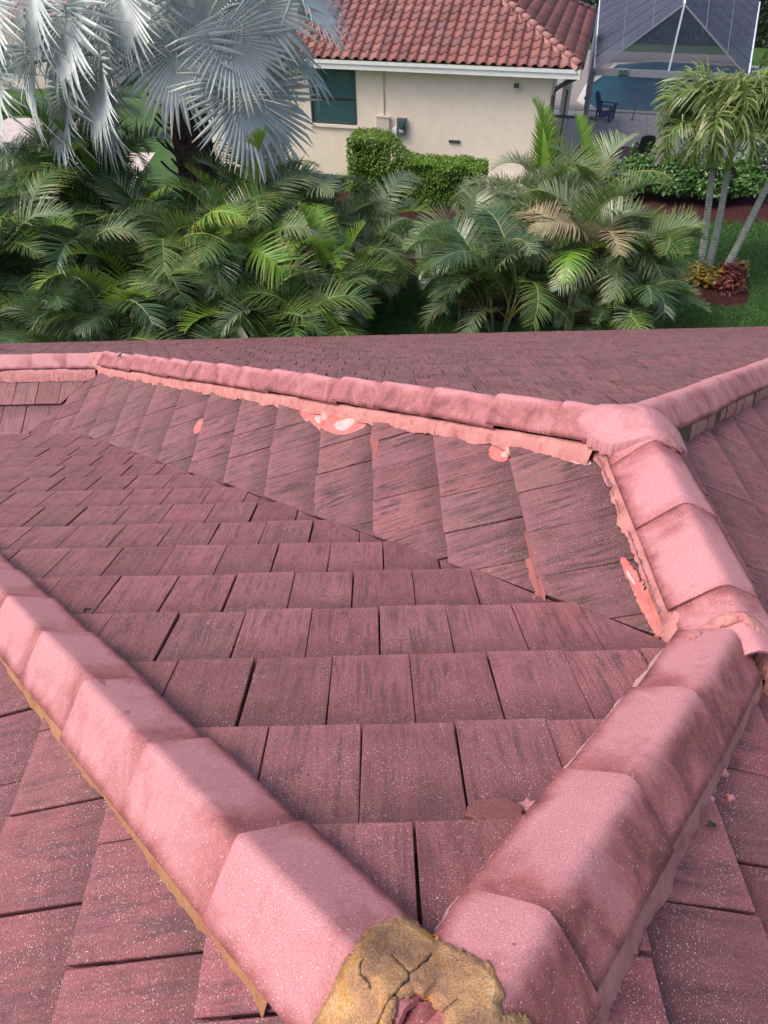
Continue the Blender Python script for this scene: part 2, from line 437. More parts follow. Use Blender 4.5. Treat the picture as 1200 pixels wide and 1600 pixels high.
# --- P5 (long right slope)
def clips5(c):
    if c[1] < JB.y: return [(hpB_r, 0, 0), (hpM_r, 0, 0)]
    return [(hpC_r, 0, 0), (hpE_r, 0, 0)]
P5PH = {1: .359, 2: .473, 3: .60}
tile_rows(z5, (0, 1), (1, 0), V(0, 0, 0), m5, range(0, 18), lambda j: .19+j*.333, lambda j: P5PH.get(j, .47+(.13 if j % 2 else 0)),
          lambda j: (-.9, 8), clips5, M_TILE6)
# --- P6 (left slope)
tile_rows(z6, (0, 1), (-1, 0), V(0, 0, 0), m1, range(0, 13), lambda j: .378+(j-1)*EX, lambda j: (.256 if j % 2 else .376)+.0,
          lambda j: (-1.0, 7), lambda c: [(hpA_l, 0, 0), (hpM_l, 0, 0)], M_TILE6, skew=-.03)

TILES.sort(key=lambda T: -screen_area(T))
joined = {}
for k, T in enumerate(TILES):
    vs, fs, uv, hd = tile_mesh(T, k < 300)
    if k < 300:
        me = bpy.data.meshes.new('roof_tile'); me.from_pydata(vs, [], fs); me.materials.append(T[6])
        put_attrs(me, uv, [T[8]]*len(fs), hd); me.update()
        Mx = Matrix((T[2], T[3], T[4])).transposed().to_4x4(); Mx.translation = T[1]
        link('roof_tile', me, pink_house, Mx)
    else:
        J = joined.setdefault('all', ([], [], [], [], [], []))
        b = len(J[0]); J[0].extend(vs); J[1].extend([tuple(i+b for i in f) for f in fs]); J[2].extend(uv); J[3].extend([T[8]]*len(fs)); J[5].extend(hd)
        J[4].extend([{M_TILE: 0, M_TILE2: 1, M_TILE6: 2}[T[6]]]*len(fs))
J = joined['all']
me = bpy.data.meshes.new('roof_tiles'); me.from_pydata(J[0], [], J[1])
for m in (M_TILE, M_TILE2, M_TILE6): me.materials.append(m)
me.polygons.foreach_set('material_index', J[4]); put_attrs(me, J[2], J[3], J[5]); me.update()
tag(link('distant_roof_tiles', me, pink_house), kind='stuff')

# underlay sheets
def sheet(pts, zf, off=-.062):
    mb = MB(); mb.add([V(x, y, zf(x, y)+off) for x, y in pts], [tuple(range(len(pts)))]); return mb
EYp1 = YL+14*EX
vx = JB.x-(EYp1-JB.y)*m1/m2
for pts, zf in (([(AP.x, AP.y), (JB.x, JB.y), (vx, EYp1-.01), (AP.x-(EYp1-AP.y), EYp1-.01)], z1),
                ([(JB.x, JB.y), (J2.x, J2.y), (J3.x, J3.y), (J3.x-1.9*m4/m2, J3.y-1.9), (vx-1.2, EYp1+.0)], z2),
                ([(J2.x, J2.y), (J2.x+bB*8.8, EAVE_Y-.02), (-11, EAVE_Y-.02), (-11, J3.y), (J3.x, J3.y)], z3),
                ([(J3.x, J3.y), (-10.5, J3.y), (-10.5, J3.y-2.2), (J3.x-2.2*m4/m2, J3.y-2.2)], z4),
                ([(AP.x, -1.2), (6.6, -1.2), (J2.x+bB*5.9, J2.y+5.9), (J2.x, J2.y), (JB.x, JB.y), (AP.x, AP.y)], z5),
                ([(AP.x, AP.y), (AP.x-4.8, AP.y+4.8), (-4.8, -1.2), (AP.x, -1.2)], z6)):
    sheet(pts, zf).obj('roof_slope', M_UNDER, pink_house)
# valley flashing
mb = MB(); n = 10
for i in range(n):
    a = JB+V(vd[0], vd[1], -m1)*(4.3*i/n)-V(0, 0, .045); b = JB+V(vd[0], vd[1], -m1)*(4.3*(i+1)/n)-V(0, 0, .045)
    s = V(.07, .07, .0)
    mb.add([a-s, a+s, b+s, b-s], [(0, 1, 2, 3)])
mb.obj('valley_flashing', M_UNDER, pink_house)

# ridge and hip caps
RIDGES = []  # for lumps: (P0, dir3(per plan metre), smin, smax, shift, halfwidth, crest, tilt)
def cap_profile(l, half, crest, edge, shift, tilt, r=.020):
    r = r; k = (crest-edge)/half
    h = crest+k*r-k*sqrt((l-shift)**2+r*r)
    return h+tilt*(l-shift)
def make_cap(P, d3, length, half=.137, crest=.118, edge=.002, shift=0, tilt=0, lift=.007, seed=0, r=.005, dirty=(0, 0)):
    """P butt end on the ridge line, d3 unit vector towards the head (under the next cap)."""
    side = d3.cross(V(0, 0, 1)).normalized(); upv = side.cross(d3).normalized()
    NL, NW = 8, 16
    vs = []; uvs = []; dark_amt = []
    for sh in (0, 1):
        for i in range(NL+1):
            u = i/NL; y = length*u
            for j in range(NW+1):
                l = -half+2*half*j/NW
                nz = noise.noise(V(l*9+seed*3.1, y*7, seed*1.7))*.0035
                flare = 1.0-.05*u
                h = cap_profile(l*1.0+shift, half, crest, edge, shift, tilt, r)+lift*(1-u)-.006*u+nz
                edge_j = noise.noise(V(y*22, seed*5+j*.1, 3))*.003 if i == 0 else 0
                h2 = h-(.013 if sh else 0)
                if i == 0 and sh == 0: h2 -= .002
                vs.append(((l*flare+shift), y+edge_j, h2)); uvs.append((l+seed*1.37, y+seed*.71))
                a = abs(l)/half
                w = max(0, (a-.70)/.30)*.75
                w = max(w, max(0, 1-abs(y-length*.86)/.20)*.66, max(0, (a-.4)/.6)*max(0, 1-y/.12)*.7, max(0, 1-y/.05)*.30)  # darker red-brown towards base edges, joint and butt end
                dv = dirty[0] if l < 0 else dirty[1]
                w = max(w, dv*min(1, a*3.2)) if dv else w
                dark_amt.append(w)
    nv = (NL+1)*(NW+1); fs = []
    for i in range(NL):
        for j in range(NW):
            a = i*(NW+1)+j
            fs.append((a, a+1, a+NW+2, a+NW+1)); fs.append((nv+a, nv+a+NW+1, nv+a+NW+2, nv+a+1))
    b0 = len(vs)
    for k in (0, 1):
        for j in range(NW+1): vs.append(vs[k*nv+j]); uvs.append(uvs[k*nv+j]); dark_amt.append(dark_amt[j])
    for j in range(NW):
        fs.append((b0+j, b0+NW+1+j, b0+NW+2+j, b0+j+1)); a = NL*(NW+1)+j; fs.append((a, a+1, nv+a+1, nv+a))
    for i in range(NL):
        a = i*(NW+1); fs.append((a, a+NW+1, nv+a+NW+1, nv+a)); a += NW; fs.append((a, nv+a, nv+a+NW+1, a+NW+1))
    me = bpy.data.meshes.new('ridge_cap'); me.from_pydata(vs, [], fs); me.materials.append(M_CAP)
    ul = me.uv_layers.new(name='tile'); vi = [0]*len(me.loops); me.loops.foreach_get('vertex_index', vi)
    flat = []
    for i in vi: flat += uvs[i]
    ul.data.foreach_set('uv', flat)
    at = me.attributes.new('dark_amt', 'FLOAT', 'POINT'); at.data.foreach_set('value', dark_amt)
    me.polygons.foreach_set('use_smooth', [k < 2*NL*NW for k in range(len(fs))])
    me.update()
    Mx = Matrix((side, d3, upv)).transposed().to_4x4()
    j = rng.uniform(-.007, .007); Mx = Mx @ Matrix.Rotation(rng.uniform(-.02, .02), 4, 'Z') @ Matrix.Rotation(rng.uniform(-.012, .012), 4, 'Y')
    Mx.translation = P+side*j
    return link('ridge_cap', me, pink_house, Mx)
def cap_run(P0, dplan, slope, butts, head=-.03, **kw):
    """butts: plan distances from P0 (high end) along dplan"""
    d = V(*dplan, 0).normalized(); d3 = V(d.x, d.y, -slope).normalized()
    cs = 1/sqrt(1+slope*slope)
    prev = None
    for k, s in enumerate(butts):
        gap = s-(butts[k-1] if k else max(s-.40, head+.05))
        L = (gap+.05)/cs
        P = P0+V(d.x, d.y, -slope)*s
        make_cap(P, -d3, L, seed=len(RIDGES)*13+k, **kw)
    RIDGES.append((P0, d, slope, max(butts[0]-.4, head), butts[-1], kw))
sA = m1/math.sqrt(2); sB = m1/math.hypot(bB, 1); sD = m3/math.hypot(m3/m2, 1)
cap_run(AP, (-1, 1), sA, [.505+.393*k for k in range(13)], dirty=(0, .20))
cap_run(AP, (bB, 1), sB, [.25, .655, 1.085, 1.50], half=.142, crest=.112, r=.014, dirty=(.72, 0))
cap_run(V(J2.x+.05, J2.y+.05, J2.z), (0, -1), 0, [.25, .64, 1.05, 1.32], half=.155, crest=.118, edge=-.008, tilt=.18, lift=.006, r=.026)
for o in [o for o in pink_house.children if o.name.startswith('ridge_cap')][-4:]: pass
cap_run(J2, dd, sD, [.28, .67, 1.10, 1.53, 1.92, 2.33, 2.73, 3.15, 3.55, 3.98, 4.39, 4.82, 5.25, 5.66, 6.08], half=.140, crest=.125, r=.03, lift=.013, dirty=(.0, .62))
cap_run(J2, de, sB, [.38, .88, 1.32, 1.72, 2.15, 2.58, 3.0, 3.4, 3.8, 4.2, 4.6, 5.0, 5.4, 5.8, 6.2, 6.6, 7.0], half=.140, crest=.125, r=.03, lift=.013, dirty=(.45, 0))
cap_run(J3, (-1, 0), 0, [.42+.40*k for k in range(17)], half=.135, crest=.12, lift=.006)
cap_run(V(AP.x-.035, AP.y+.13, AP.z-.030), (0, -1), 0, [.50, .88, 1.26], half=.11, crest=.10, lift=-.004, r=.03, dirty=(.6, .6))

# mortar beds beside the caps
def strip(P0, dplan, slope, s0, s1, side, lin, lout, zf, mat, hin=.005, amp=.02, seed=0, name='mortar_bed', parts=None, bulge=.012):
    d = V(*dplan, 0).normalized(); sv = V(d.y, -d.x, 0)*side
    mb = MB(); N = max(4, int((s1-s0)/.012)); K = 5
    for i in range(N+1):
        s = s0+(s1-s0)*i/N; base = P0+V(d.x, d.y, -slope)*s
        n1 = noise.noise(V(s*9, seed, 0)); n2 = noise.noise(V(s*38, seed+5, 0)); n3 = noise.noise(V(s*110, seed+9, 0))
        lo = lout+amp*(n1+.45*n2+.25*n3); lo = max(lo, lin+.004)
        for k in range(K+1):
            t = k/K; l = lin+(lo-lin)*t; P = base+sv*l
            zi = base.z+hin+.006*n1; ze = zf(P.x, P.y)-.018
            z = zi*(1-t)+ze*t+bulge*sin(pi*min(1, t*1.1))*(1+.5*noise.noise(V(s*26, t*4, seed)))
            mb.v.append((P.x, P.y, z))
    for i in range(N):
        for k in range(K):
            a = i*(K+1)+k
            mb.f.append((a, a+1, a+K+2, a+K+1) if side > 0 else (a, a+K+1, a+K+2, a+1)); mb.mi.append(0)
    return mb.obj(name, mat, pink_house, smooth=True)
strip(AP, (-1, 1), sA, .30, 5.2, -1, .122, .146, z6, M_OCHRE, -.004, .013, 1, bulge=.002)
strip(AP, (-1, 1), sA, .36, 5.2, 1, .115, .136, z1, M_MORT, .002, .006, 2, bulge=.0)
strip(AP, (bB, 1), sB, .17, 1.44, -1, .125, .158, z1, M_MORTP, .010, .012, 3, bulge=.006)
strip(AP, (bB, 1), sB, .10, 1.56, 1, .125, .166, z5, M_MORT, .006, .012, 4, bulge=.004)
# ridge C, left side
strip(V(J2.x, J2.y, J2.z), (0, -1), 0, .02, 1.12, 1, .070, .126, z2, M_MORT, -.004, .020, 5, bulge=.012)
strip(V(J2.x, J2.y, J2.z), (0, -1), 0, .05, 1.2, -1, .19, .225, z5, M_CAP, -.02, .012, 6, bulge=.004)
strip(J2, dd, sD, .06, 6.1, -1, .112, .172, z2, M_MORT, -.004, .024, 7, bulge=.016)
strip(J2, dd, sD, .06, 6.1, 1, .118, .15, z3, M_MORT, .004, .010, 8, bulge=.004)
strip(J2, de, sB, .10, 7.0, -1, .118, .15, z3, M_MORT, .004, .010, 9, bulge=.004)
strip(J3, (-1, 0), 0, .10, 6.5, -1, .10, .20, z4, M_MORT, .006, .022, 10, bulge=.010)
# exposed bedding blocks under the right hip
sv = V(1, -bB, 0).normalized(); dE = V(bB, 1, 0).normalized(); s = .20
k = 0
while s < 6.6:
    L = rng.uniform(.07, .17); mb = MB()
    mt = rng.choice([M_BRICKO, M_BRICKO, M_GREENM, M_BRICKO, M_MORT]) if s > .42 else M_GREENM
    out = .128+rng.uniform(-.006, .006)
    prof = []
    for i in range(5):
        ss = s+L*i/4; base = J2+V(dE.x, dE.y, -sB)*ss
        o_ = out+.006*noise.noise(V(ss*60, 1, 2))
        for (l, h) in ((.05, .02), (o_, .012), (o_+.012, -.02), (o_+.02, None)):
            P = base+sv*l; z = base.z+h if h is not None else z5(P.x, P.y)-.03
            mb.v.append((P.x, P.y, z))
    for i in range(4):
        for q in range(3):
            a = i*4+q; mb.f.append((a, a+1, a+5, a+4)[::-1]); mb.mi.append(0)
    mb.f.append((0, 1, 2, 3)); mb.mi.append(0); mb.f.append((19, 18, 17, 16)); mb.mi.append(0)
    mb.obj('bedding_block', mt, pink_house); s += L+rng.uniform(.003, .012)

# lumps of mortar on the junctions (height fields over caps and tiles)
def capheight(x, y):
    z = roofz(x, y)
    for P0, d, sl_, a, b, kw in RIDGES:
        v = V(x-P0.x, y-P0.y, 0); s = v.dot(d); l = v.dot(V(d.y, -d.x, 0))
        half = kw.get('half', .137)
        # side vector used by make_cap is (-d3) x z
        if a-.02 < s < b and abs(l) < half:
            ls = -l if True else l
            h = cap_profile(l, half, kw.get('crest', .118), kw.get('edge', .002), 0, 0)
            z = max(z, P0.z-sl_*s+h+.006)
    return z
def inpoly(x, y, poly):
    c = False; n = len(poly); j = n-1
    for i in range(n):
        if (poly[i][1] > y) != (poly[j][1] > y) and x < (poly[j][0]-poly[i][0])*(y-poly[i][1])/(poly[j][1]-poly[i][1])+poly[i][0]: c = not c
        j = i
    return c
def segdist(x, y, line):
    best = 9
    for a, b in zip(line, line[1:]):
        dx, dy = b[0]-a[0], b[1]-a[1]; L2 = dx*dx+dy*dy
        t = max(0, min(1, ((x-a[0])*dx+(y-a[1])*dy)/L2)) if L2 else 0
        best = min(best, math.hypot(x-a[0]-t*dx, y-a[1]-t*dy))
    return best
def lump(name, poly, step, thick, mat, hole=None, cracks=(), smooth_it=3, edge=.03, rough=.006, zfun=None, cw=.0016, jag=1, skirt=.02):
    zfun = zfun or capheight
    xs = [p[0] for p in poly]; ys = [p[1] for p in poly]
    nx = int((max(xs)-min(xs))/step)+3; ny = int((max(ys)-min(ys))/step)+3
    x0, y0 = min(xs)-step, min(ys)-step
    loop = poly+[poly[0]]; hl = hole+[hole[0]] if hole else None
    Z = [[zfun(x0+i*step, y0+j*step) for i in range(nx)] for j in range(ny)]
    for _ in range(smooth_it):
        Z2 = [r[:] for r in Z]
        for j in range(1, ny-1):
            for i in range(1, nx-1):
                Z2[j][i] = max(Z[j][i]-.0, (Z[j][i]*2+Z[j-1][i]+Z[j+1][i]+Z[j][i-1]+Z[j][i+1])/6)
        Z = Z2
    idx = {}; vs = []; cr = []
    for j in range(ny):
        for i in range(nx):
            x, y = x0+i*step, y0+j*step
            wob = (.009*noise.noise(V(x*60, y*60, 0))+.004*noise.noise(V(x*190, y*190, 3)))*jag
            dist = segdist(x, y, loop); ins = inpoly(x, y, poly); sdist = (dist if ins else -dist)+wob
            if hole:
                hd = segdist(x, y, hl); sdist = min(sdist, (-hd if inpoly(x, y, hole) else hd)+wob*.5)
            if sdist < -.002: continue
            t = min(1, max(0, sdist)/edge); t = sqrt(t)
            z = Z[j][i]+thick*t-.002+rough*noise.noise(V(x*45, y*45, 7))*t+rough*.5*noise.noise(V(x*150, y*150, 2))*t
            c = 0
            for k_, cl in enumerate(cracks):
                dcr = segdist(x+.004*noise.noise(V(x*90, y*90, 11)), y+.004*noise.noise(V(x*90, y*90, 21)), cl)
                if dcr < cw*2.2: q = 1-dcr/(cw*2.2); z -= min(.012, cw*5)*q; c = max(c, min(1, q*1.8))
            idx[(i, j)] = len(vs); vs.append((x, y, z)); cr.append(c)
    fs = []
    for j in range(ny-1):
        for i in range(nx-1):
            q = [idx.get(k) for k in ((i, j), (i+1, j), (i+1, j+1), (i, j+1))]
            if all(a is not None for a in q): fs.append(tuple(q))
            elif sum(a is not None for a in q) == 3: fs.append(tuple(a for a in q if a is not None))
    # skirt: boundary drops down
    cnt = {}
    for f in fs:
        for a, b in zip(f, f[1:]+f[:1]): cnt[(a, b)] = 1
    base = {}
    for (a, b) in list(cnt):
        if (b, a) not in cnt:
            for k in (a, b):
                if k not in base: base[k] = len(vs); vs.append((vs[k][0], vs[k][1], vs[k][2]-skirt)); cr.append(.0)
            fs.append((b, a, base[a], base[b]))
    me = bpy.data.meshes.new(name); me.from_pydata(vs, [], fs); me.materials.append(mat)
    a = me.attributes.new('crack', 'FLOAT', 'POINT'); a.data.foreach_set('value', cr)
    ul = me.uv_layers.new(name='tile'); vi = [0]*len(me.loops); me.loops.foreach_get('vertex_index', vi)
    flat = []
    for i in vi: flat += [vs[i][0]+5.1, vs[i][1]+2.3]
    ul.data.foreach_set('uv', flat)
    a = me.attributes.new('dark_amt', 'FLOAT', 'POINT'); a.data.foreach_set('value', [0.15]*len(vs))
    me.polygons.foreach_set('use_smooth', [True]*len(me.polygons)); me.update()
    return link(name, me, pink_house)
patch_poly = [(.046, .368), (.020, .382), (-.010, .366), (-.045, .338), (-.070, .300), (-.104, .255), (-.137, .212), (-.160, .12), (-.13, .02), (.20, .02),
              (.240, .13), (.232, .200), (.195, .218), (.168, .212), (.176, .252), (.156, .286), (.122, .312), (.085, .332)]
arch = [(-.004, .02), (-.003, .205), (.008, .232), (.034, .242), (.060, .234), (.074, .216), (.082, .190), (.085, .02)]
lump('cement_patch', patch_poly, .0024, .016, M_PATCH, hole=arch,
     cracks=[[(.066, .302), (.050, .285), (.030, .268), (.020, .252), (.004, .240), (-.012, .222), (-.026, .200), (-.034, .16)],
             [(.008, .232), (.004, .240)], [(.0, .300), (.012, .285), (.030, .268)], [(-.045, .29), (-.05, .27), (-.03, .25)],
             [(.074, .216), (.10, .232)]], smooth_it=12, edge=.014, rough=.0022, cw=.0009, jag=.75)
def circ(cx, cy, rx, ry, n=28, ph=0): return [(cx+rx*cos(2*pi*k/n+ph), cy+ry*sin(2*pi*k/n+ph)) for k in range(n)]
def j2surf(x, y):
    best = roofz(x, y)-.01
    for (dx, dy, sl_, ox) in ((dd[0], dd[1], sD, 0), (de[0], de[1], sB, 0), (0, -1, 0, .05)):
        n_ = math.hypot(dx, dy); dx /= n_; dy /= n_; vx_, vy_ = x-J2.x-ox, y-J2.y
        s_ = max(0, vx_*dx+vy_*dy); l_ = math.hypot(vx_-dx*s_, vy_-dy*s_)
        best = max(best, J2.z+.122-sl_*s_-.80*(sqrt(l_*l_+.0036)-.06))
    return best
lump('junction_mortar', [(J2.x-.17, J2.y-.04), (J2.x-.10, J2.y-.14), (J2.x+.03, J2.y-.19), (J2.x+.16, J2.y-.20), (J2.x+.25, J2.y-.14), (J2.x+.27, J2.y),
      (J2.x+.22, J2.y+.11), (J2.x+.10, J2.y+.19), (J2.x-.06, J2.y+.20), (J2.x-.20, J2.y+.10)], .010, .024, M_CAP, smooth_it=45, edge=.06, rough=.004, skirt=.06, jag=.5,
     zfun=j2surf)
lump('junction_mortar', [(JB.x-.16, JB.y-.02), (JB.x-.11, JB.y-.01), (JB.x-.05, JB.y+.035), (JB.x+.04, JB.y+.035), (JB.x+.12, JB.y-.03), (JB.x+.17, JB.y-.15), (JB.x+.24, JB.y-.24), (JB.x+.34, JB.y-.18), (JB.x+.27, JB.y-.01),
      (JB.x+.12, JB.y+.065), (JB.x+.0, JB.y+.085), (JB.x-.12, JB.y+.05)], .006, .020, M_MORT, smooth_it=12, edge=.03, rough=.003, skirt=.13)
lump('junction_mortar', circ(J3.x, J3.y, .17, .17), .012, .012, M_MORT, smooth_it=5, edge=.05, rough=.006,
     zfun=lambda x, y: max(capheight(x, y) if x > J3.x else min(z3(x, y), z4(x, y)), J3.z+.12-.8*abs(y-J3.y) if x < J3.x else -9))

# wet paint spills on the wing slope
def surf2(x, y):
    d = J2.x-x-.4722; f = (-d/EX) % 1.0
    return z2(x, y)-TT*f
def spill(poly, mat, lift=.006, step=.005, name='paint_spill'):
    q = poly
    for _ in range(2):
        q = [c for a, b in zip(q, q[1:]+q[:1]) for c in ((a[0]*.75+b[0]*.25, a[1]*.75+b[1]*.25), (a[0]*.25+b[0]*.75, a[1]*.25+b[1]*.75))]
    lump(name, q, step, lift*.6, mat, smooth_it=1, edge=.02, rough=.001, zfun=surf2, jag=.6)
spill([(-.60, 3.99), (-.50, 4.02), (-.30, 3.75), (-.20, 3.62), (-.10, 3.60), (-.06, 3.47), (-.2, 3.46), (-.30, 3.52), (-.40, 3.66)], M_WET, .004)
spill([(-.46, 3.86), (-.36, 3.84), (-.33, 3.70), (-.42, 3.74)], M_WETP, .008)
spill([(-.30, 3.66), (-.16, 3.63), (-.12, 3.58), (-.22, 3.50), (-.29, 3.56)], M_WETP, .008)
spill(circ(-1.464, 4.506, .05, .10, 12), M_WET, .003)
spill([(.56, 2.80), (.70, 2.86), (.72, 2.72), (.66, 2.64), (.58, 2.68)], M_WET, .004)
spill(circ(.64, 2.70, .025, .03, 10), M_WETP, .008)
spill([(.72, 2.70), (.80, 2.74), (.99, 2.46), (.98, 2.38), (.90, 2.44)], M_WETP, .006)
spill([(-.06, 3.40), (0, 3.40), (.0, 3.20), (-.02, 3.06), (-.05, 3.2)], M_STAIN, .003)
spill([(.950, 1.83), (.985, 1.82), (1.00, 1.64), (1.00, 1.50), (1.00, 1.42), (.970, 1.45), (.962, 1.62)], M_WET, .006)
spill([(.955, 1.77), (.975, 1.76), (.985, 1.66), (.965, 1.66)], M_WETP, .009)
spill([(.622, 2.15), (.66, 2.15), (.675, 1.72), (.630, 1.73)], M_STAIN, .002)
spill(circ(-.72, 3.73, .04, .06, 10), M_STAIN, .003)

def surf1(x, y):
    d = y-YL; f = (-d/EX) % 1.0
    return z1(x, y)-TT*f
M_SMEAR = mat_mortar('brown_red_smear', (.185, .062, .064), (.235, .088, .088), (.14, .05, .05), .5, .6, .5)
lump('cement_smear', [(.178, .648), (.20, .635), (.26, .628), (.31, .636), (.32, .66), (.29, .70), (.24, .70), (.19, .672)], .005, .0015, M_SMEAR, smooth_it=1, edge=.02, rough=.001, zfun=lambda x, y: max(surf1(x, y), z1(x, y)-.006))
lump('mortar_flake', [(.31, .655), (.345, .66), (.365, .69), (.335, .70), (.305, .68)], .003, .012, M_CAP, smooth_it=1, edge=.008, rough=.004, zfun=surf1)
for (x, y, rr, hh) in ((.86, .83, .022, .03), (.925, .765, .010, .012), (.93, .84, .013, .016), (.845, .742, .012, .012)):
    lump('mortar_crumb', circ(x, y, rr, rr*.8, 10), .003, hh, M_CAP, smooth_it=0, edge=rr*.9, rough=.006, zfun=lambda a, b: z5(a, b)-.008)

# eave boards and walls of the pink house
M_FASC = simple('pink_fascia', (.42, .18, .20), .6)
M_WALLP = simple('stucco_cream', (.55, .48, .42), .9, .08, 6, .3)
mb = MB(); mb.box((-11, EAVE_Y-.03, z3(0, EAVE_Y)-.24), (J2.x+8.2, EAVE_Y, z3(0, EAVE_Y)-.045)); mb.obj('fascia', M_FASC, pink_house)
mb = MB(); mb.box((-6.2, EYp1-.03, z1(0, EYp1)-.35), (vx-.02, EYp1-.012, z1(0, EYp1)-.05)); mb.obj('fascia', M_FASC, pink_house)
mb = MB(); mb.box((-10.6, EAVE_Y-.75, 0), (8.6, EAVE_Y-.5, 2.0)); mb.box((8.3, -8, 0), (8.6, EAVE_Y-.75, 2.0))
mb.obj('wall', M_WALLP, pink_house)
# vent pipe stub on the far slope and a dead leaf on the hip
vp = empty('vent_pipe', (-5.90, 9.45, z3(0, 9.45)), 'short pink painted vent pipe standing on the far roof slope', 'vent pipe')
mb = MB(); mb.tube([(-5.90, 9.45, z3(0, 9.45)-.03), (-5.90, 9.45, z3(0, 9.45)+.26)], .045, 12); mb.tube([(-5.90, 9.45, z3(0, 9.45)+.255), (-5.90, 9.45, z3(0, 9.45)+.30)], .055, 12)
mb.obj('pipe', M_CAP, vp)
mb = MB(); mb.tube([(-5.90, 9.45, z3(0, 9.45)-.04), (-5.90, 9.45, z3(0, 9.45)+.04)], [.12, .06], 12); mb.obj('collar', M_CAP, vp)

# twigs, grit and bits of leaf lying on the roof
M_DARKLEAF = simple('dry_leaf', (.05, .035, .028), .7)
def debris(x, y, zf, label, L=.03, kind='leaf_litter', ang=0):
    mb = MB(); z = zf(x, y)+.006; N = 6
    for k in range(N+1):
        t = k/N; w = L*.28*sin(pi*t*.94+.1)
        for sgn in (-1, 0, 1):
            mb.v.append((x+cos(ang)*L*(t-.5)-sin(ang)*w*sgn, y+sin(ang)*L*(t-.5)+cos(ang)*w*sgn, z+.010*abs(sgn)*(1-.3*t)+.006*sin(t*5)))
    for k in range(N):
        for q in range(2):
            a = k*3+q; mb.f.append((a, a+1, a+4, a+3)); mb.mi.append(0)
    o = mb.obj('fallen_leaf', M_DARKLEAF); tag(o, label, 'leaf'); return o
PDc = J2+V(dd[0], dd[1], -m3)*4.05
debris(PDc.x+.02, PDc.y-.02, lambda x, y: PDc.z+.125, 'dark dry leaf lying on the crest of the far left hip', .16, ang=.6)
debris(-.165, .585, lambda x, y: z1(x, y)+.0, 'small curled dark leaf beside the lower end of the left hip', .035, ang=-.8)
debris(.80, .66, lambda x, y: z5(x, y)+.0, 'small dark leaf on the right slope beside the near right hip', .03, ang=.2)
debris(-1.165, 1.685, lambda x, y: z1(x, y)+.0, 'tiny dark leaf at the upper edge of the left hip', .03, ang=.9)

# ================================================================== ground
def mat_grass():
    t = NT('lawn_grass'); c = t.objc()
    b = t.mix(t.ramp(t.noise(c, .5, 4), [(.35, 0), (.65, 1)]), (.045, .120, .030), (.080, .180, .042))
    b = t.mix(t.ramp(t.noise(c, 9, 5, .7), [(.35, .0), (.65, .6)]), b, (.13, .22, .06))
    b = t.mix(t.ramp(t.noise(t.mapping(c, (1, 1, .3)), 45, 4, .8), [(.4, .8), (.58, 0)]), b, (.012, .035, .008))
    nb = t.bump(t.noise(c, 60, 4, .8), 1, .05)
    return t.fin(b, .8, nb, .25)
def mat_mulch():
    t = NT('red_mulch'); c = t.objc()
    b = t.ramp(t.noise(c, 16, 6, .85), [(.36, (.014, .005, .006)), (.5, (.060, .017, .017)), (.64, (.13, .036, .034))])
    return t.fin(b, .9, t.bump(t.noise(c, 30, 5, .8), 1, .05), .2)
M_GRASS = mat_grass(); M_MULCH = mat_mulch()
def flat(name, pts, z, mat, kind='structure', h=0):
    mb = MB(); n = len(pts); mb.add([V(x, y, z) for x, y in pts], [tuple(range(n))])
    if h: mb.add([V(x, y, z) for x, y in pts]+[V(x, y, z-h) for x, y in pts], [(i, i+n, (i+1) % n+n, (i+1) % n) for i in range(n)])
    o = mb.obj(name, mat); tag(o, kind=kind); return o
flat('lawn', [(-500, -300), (500, -300), (500, 700), (-500, 700)], 0, M_GRASS)
def blobpoly(cx, cy, rx, ry, n=26, wob=.12, seed=0, rot=0):
    out = []
    for k in range(n):
        a = 2*pi*k/n; r = 1+wob*noise.noise(V(cos(a)*1.6, sin(a)*1.6, seed))
        x, y = rx*r*cos(a), ry*r*sin(a); out.append((cx+x*cos(rot)-y*sin(rot), cy+x*sin(rot)+y*cos(rot)))
    return out
def lumpy_bed(pts, top, label=None):
    # mulch as a slightly mounded sheet
    cx = sum(p[0] for p in pts)/len(pts); cy = sum(p[1] for p in pts)/len(pts); n = len(pts); mb = MB(); rings = 9
    for r in range(rings+1):
        t = 1-r/rings
        for x, y in pts:
            X, Y = cx+(x-cx)*t, cy+(y-cy)*t
            mb.v.append((X, Y, .004+top*sqrt(max(0, 1-t*t))+.018*noise.noise(V(X*7, Y*7, 0))*(t < .99)))
    for r in range(rings):
        for k in range(n):
            k2 = (k+1) % n; mb.f.append((r*n+k, r*n+k2, (r+1)*n+k2, (r+1)*n+k)); mb.mi.append(0)
    o = mb.obj('mulch_bed', M_MULCH, smooth=True); tag(o, kind='structure'); return o
lumpy_bed(blobpoly(9.25, 17.35, .85, .95, seed=3), .10)
lumpy_bed(blobpoly(-4.8, 18.9, 6.6, 2.6, seed=5, wob=.06), .06)
lumpy_bed(blobpoly(4.9, 16.9, 2.9, 1.3, seed=8, wob=.1), .06)
lumpy_bed(blobpoly(1.0, 24.0, 4.2, 1.1, seed=9, wob=.08, rot=-.28), .07)
lumpy_bed(blobpoly(11.3, 23.5, 3.6, 1.7, seed=11, wob=.12, rot=-.05), .08)
lumpy_bed(blobpoly(1.2, 19.5, .6, .8, seed=21, wob=.12), .05)

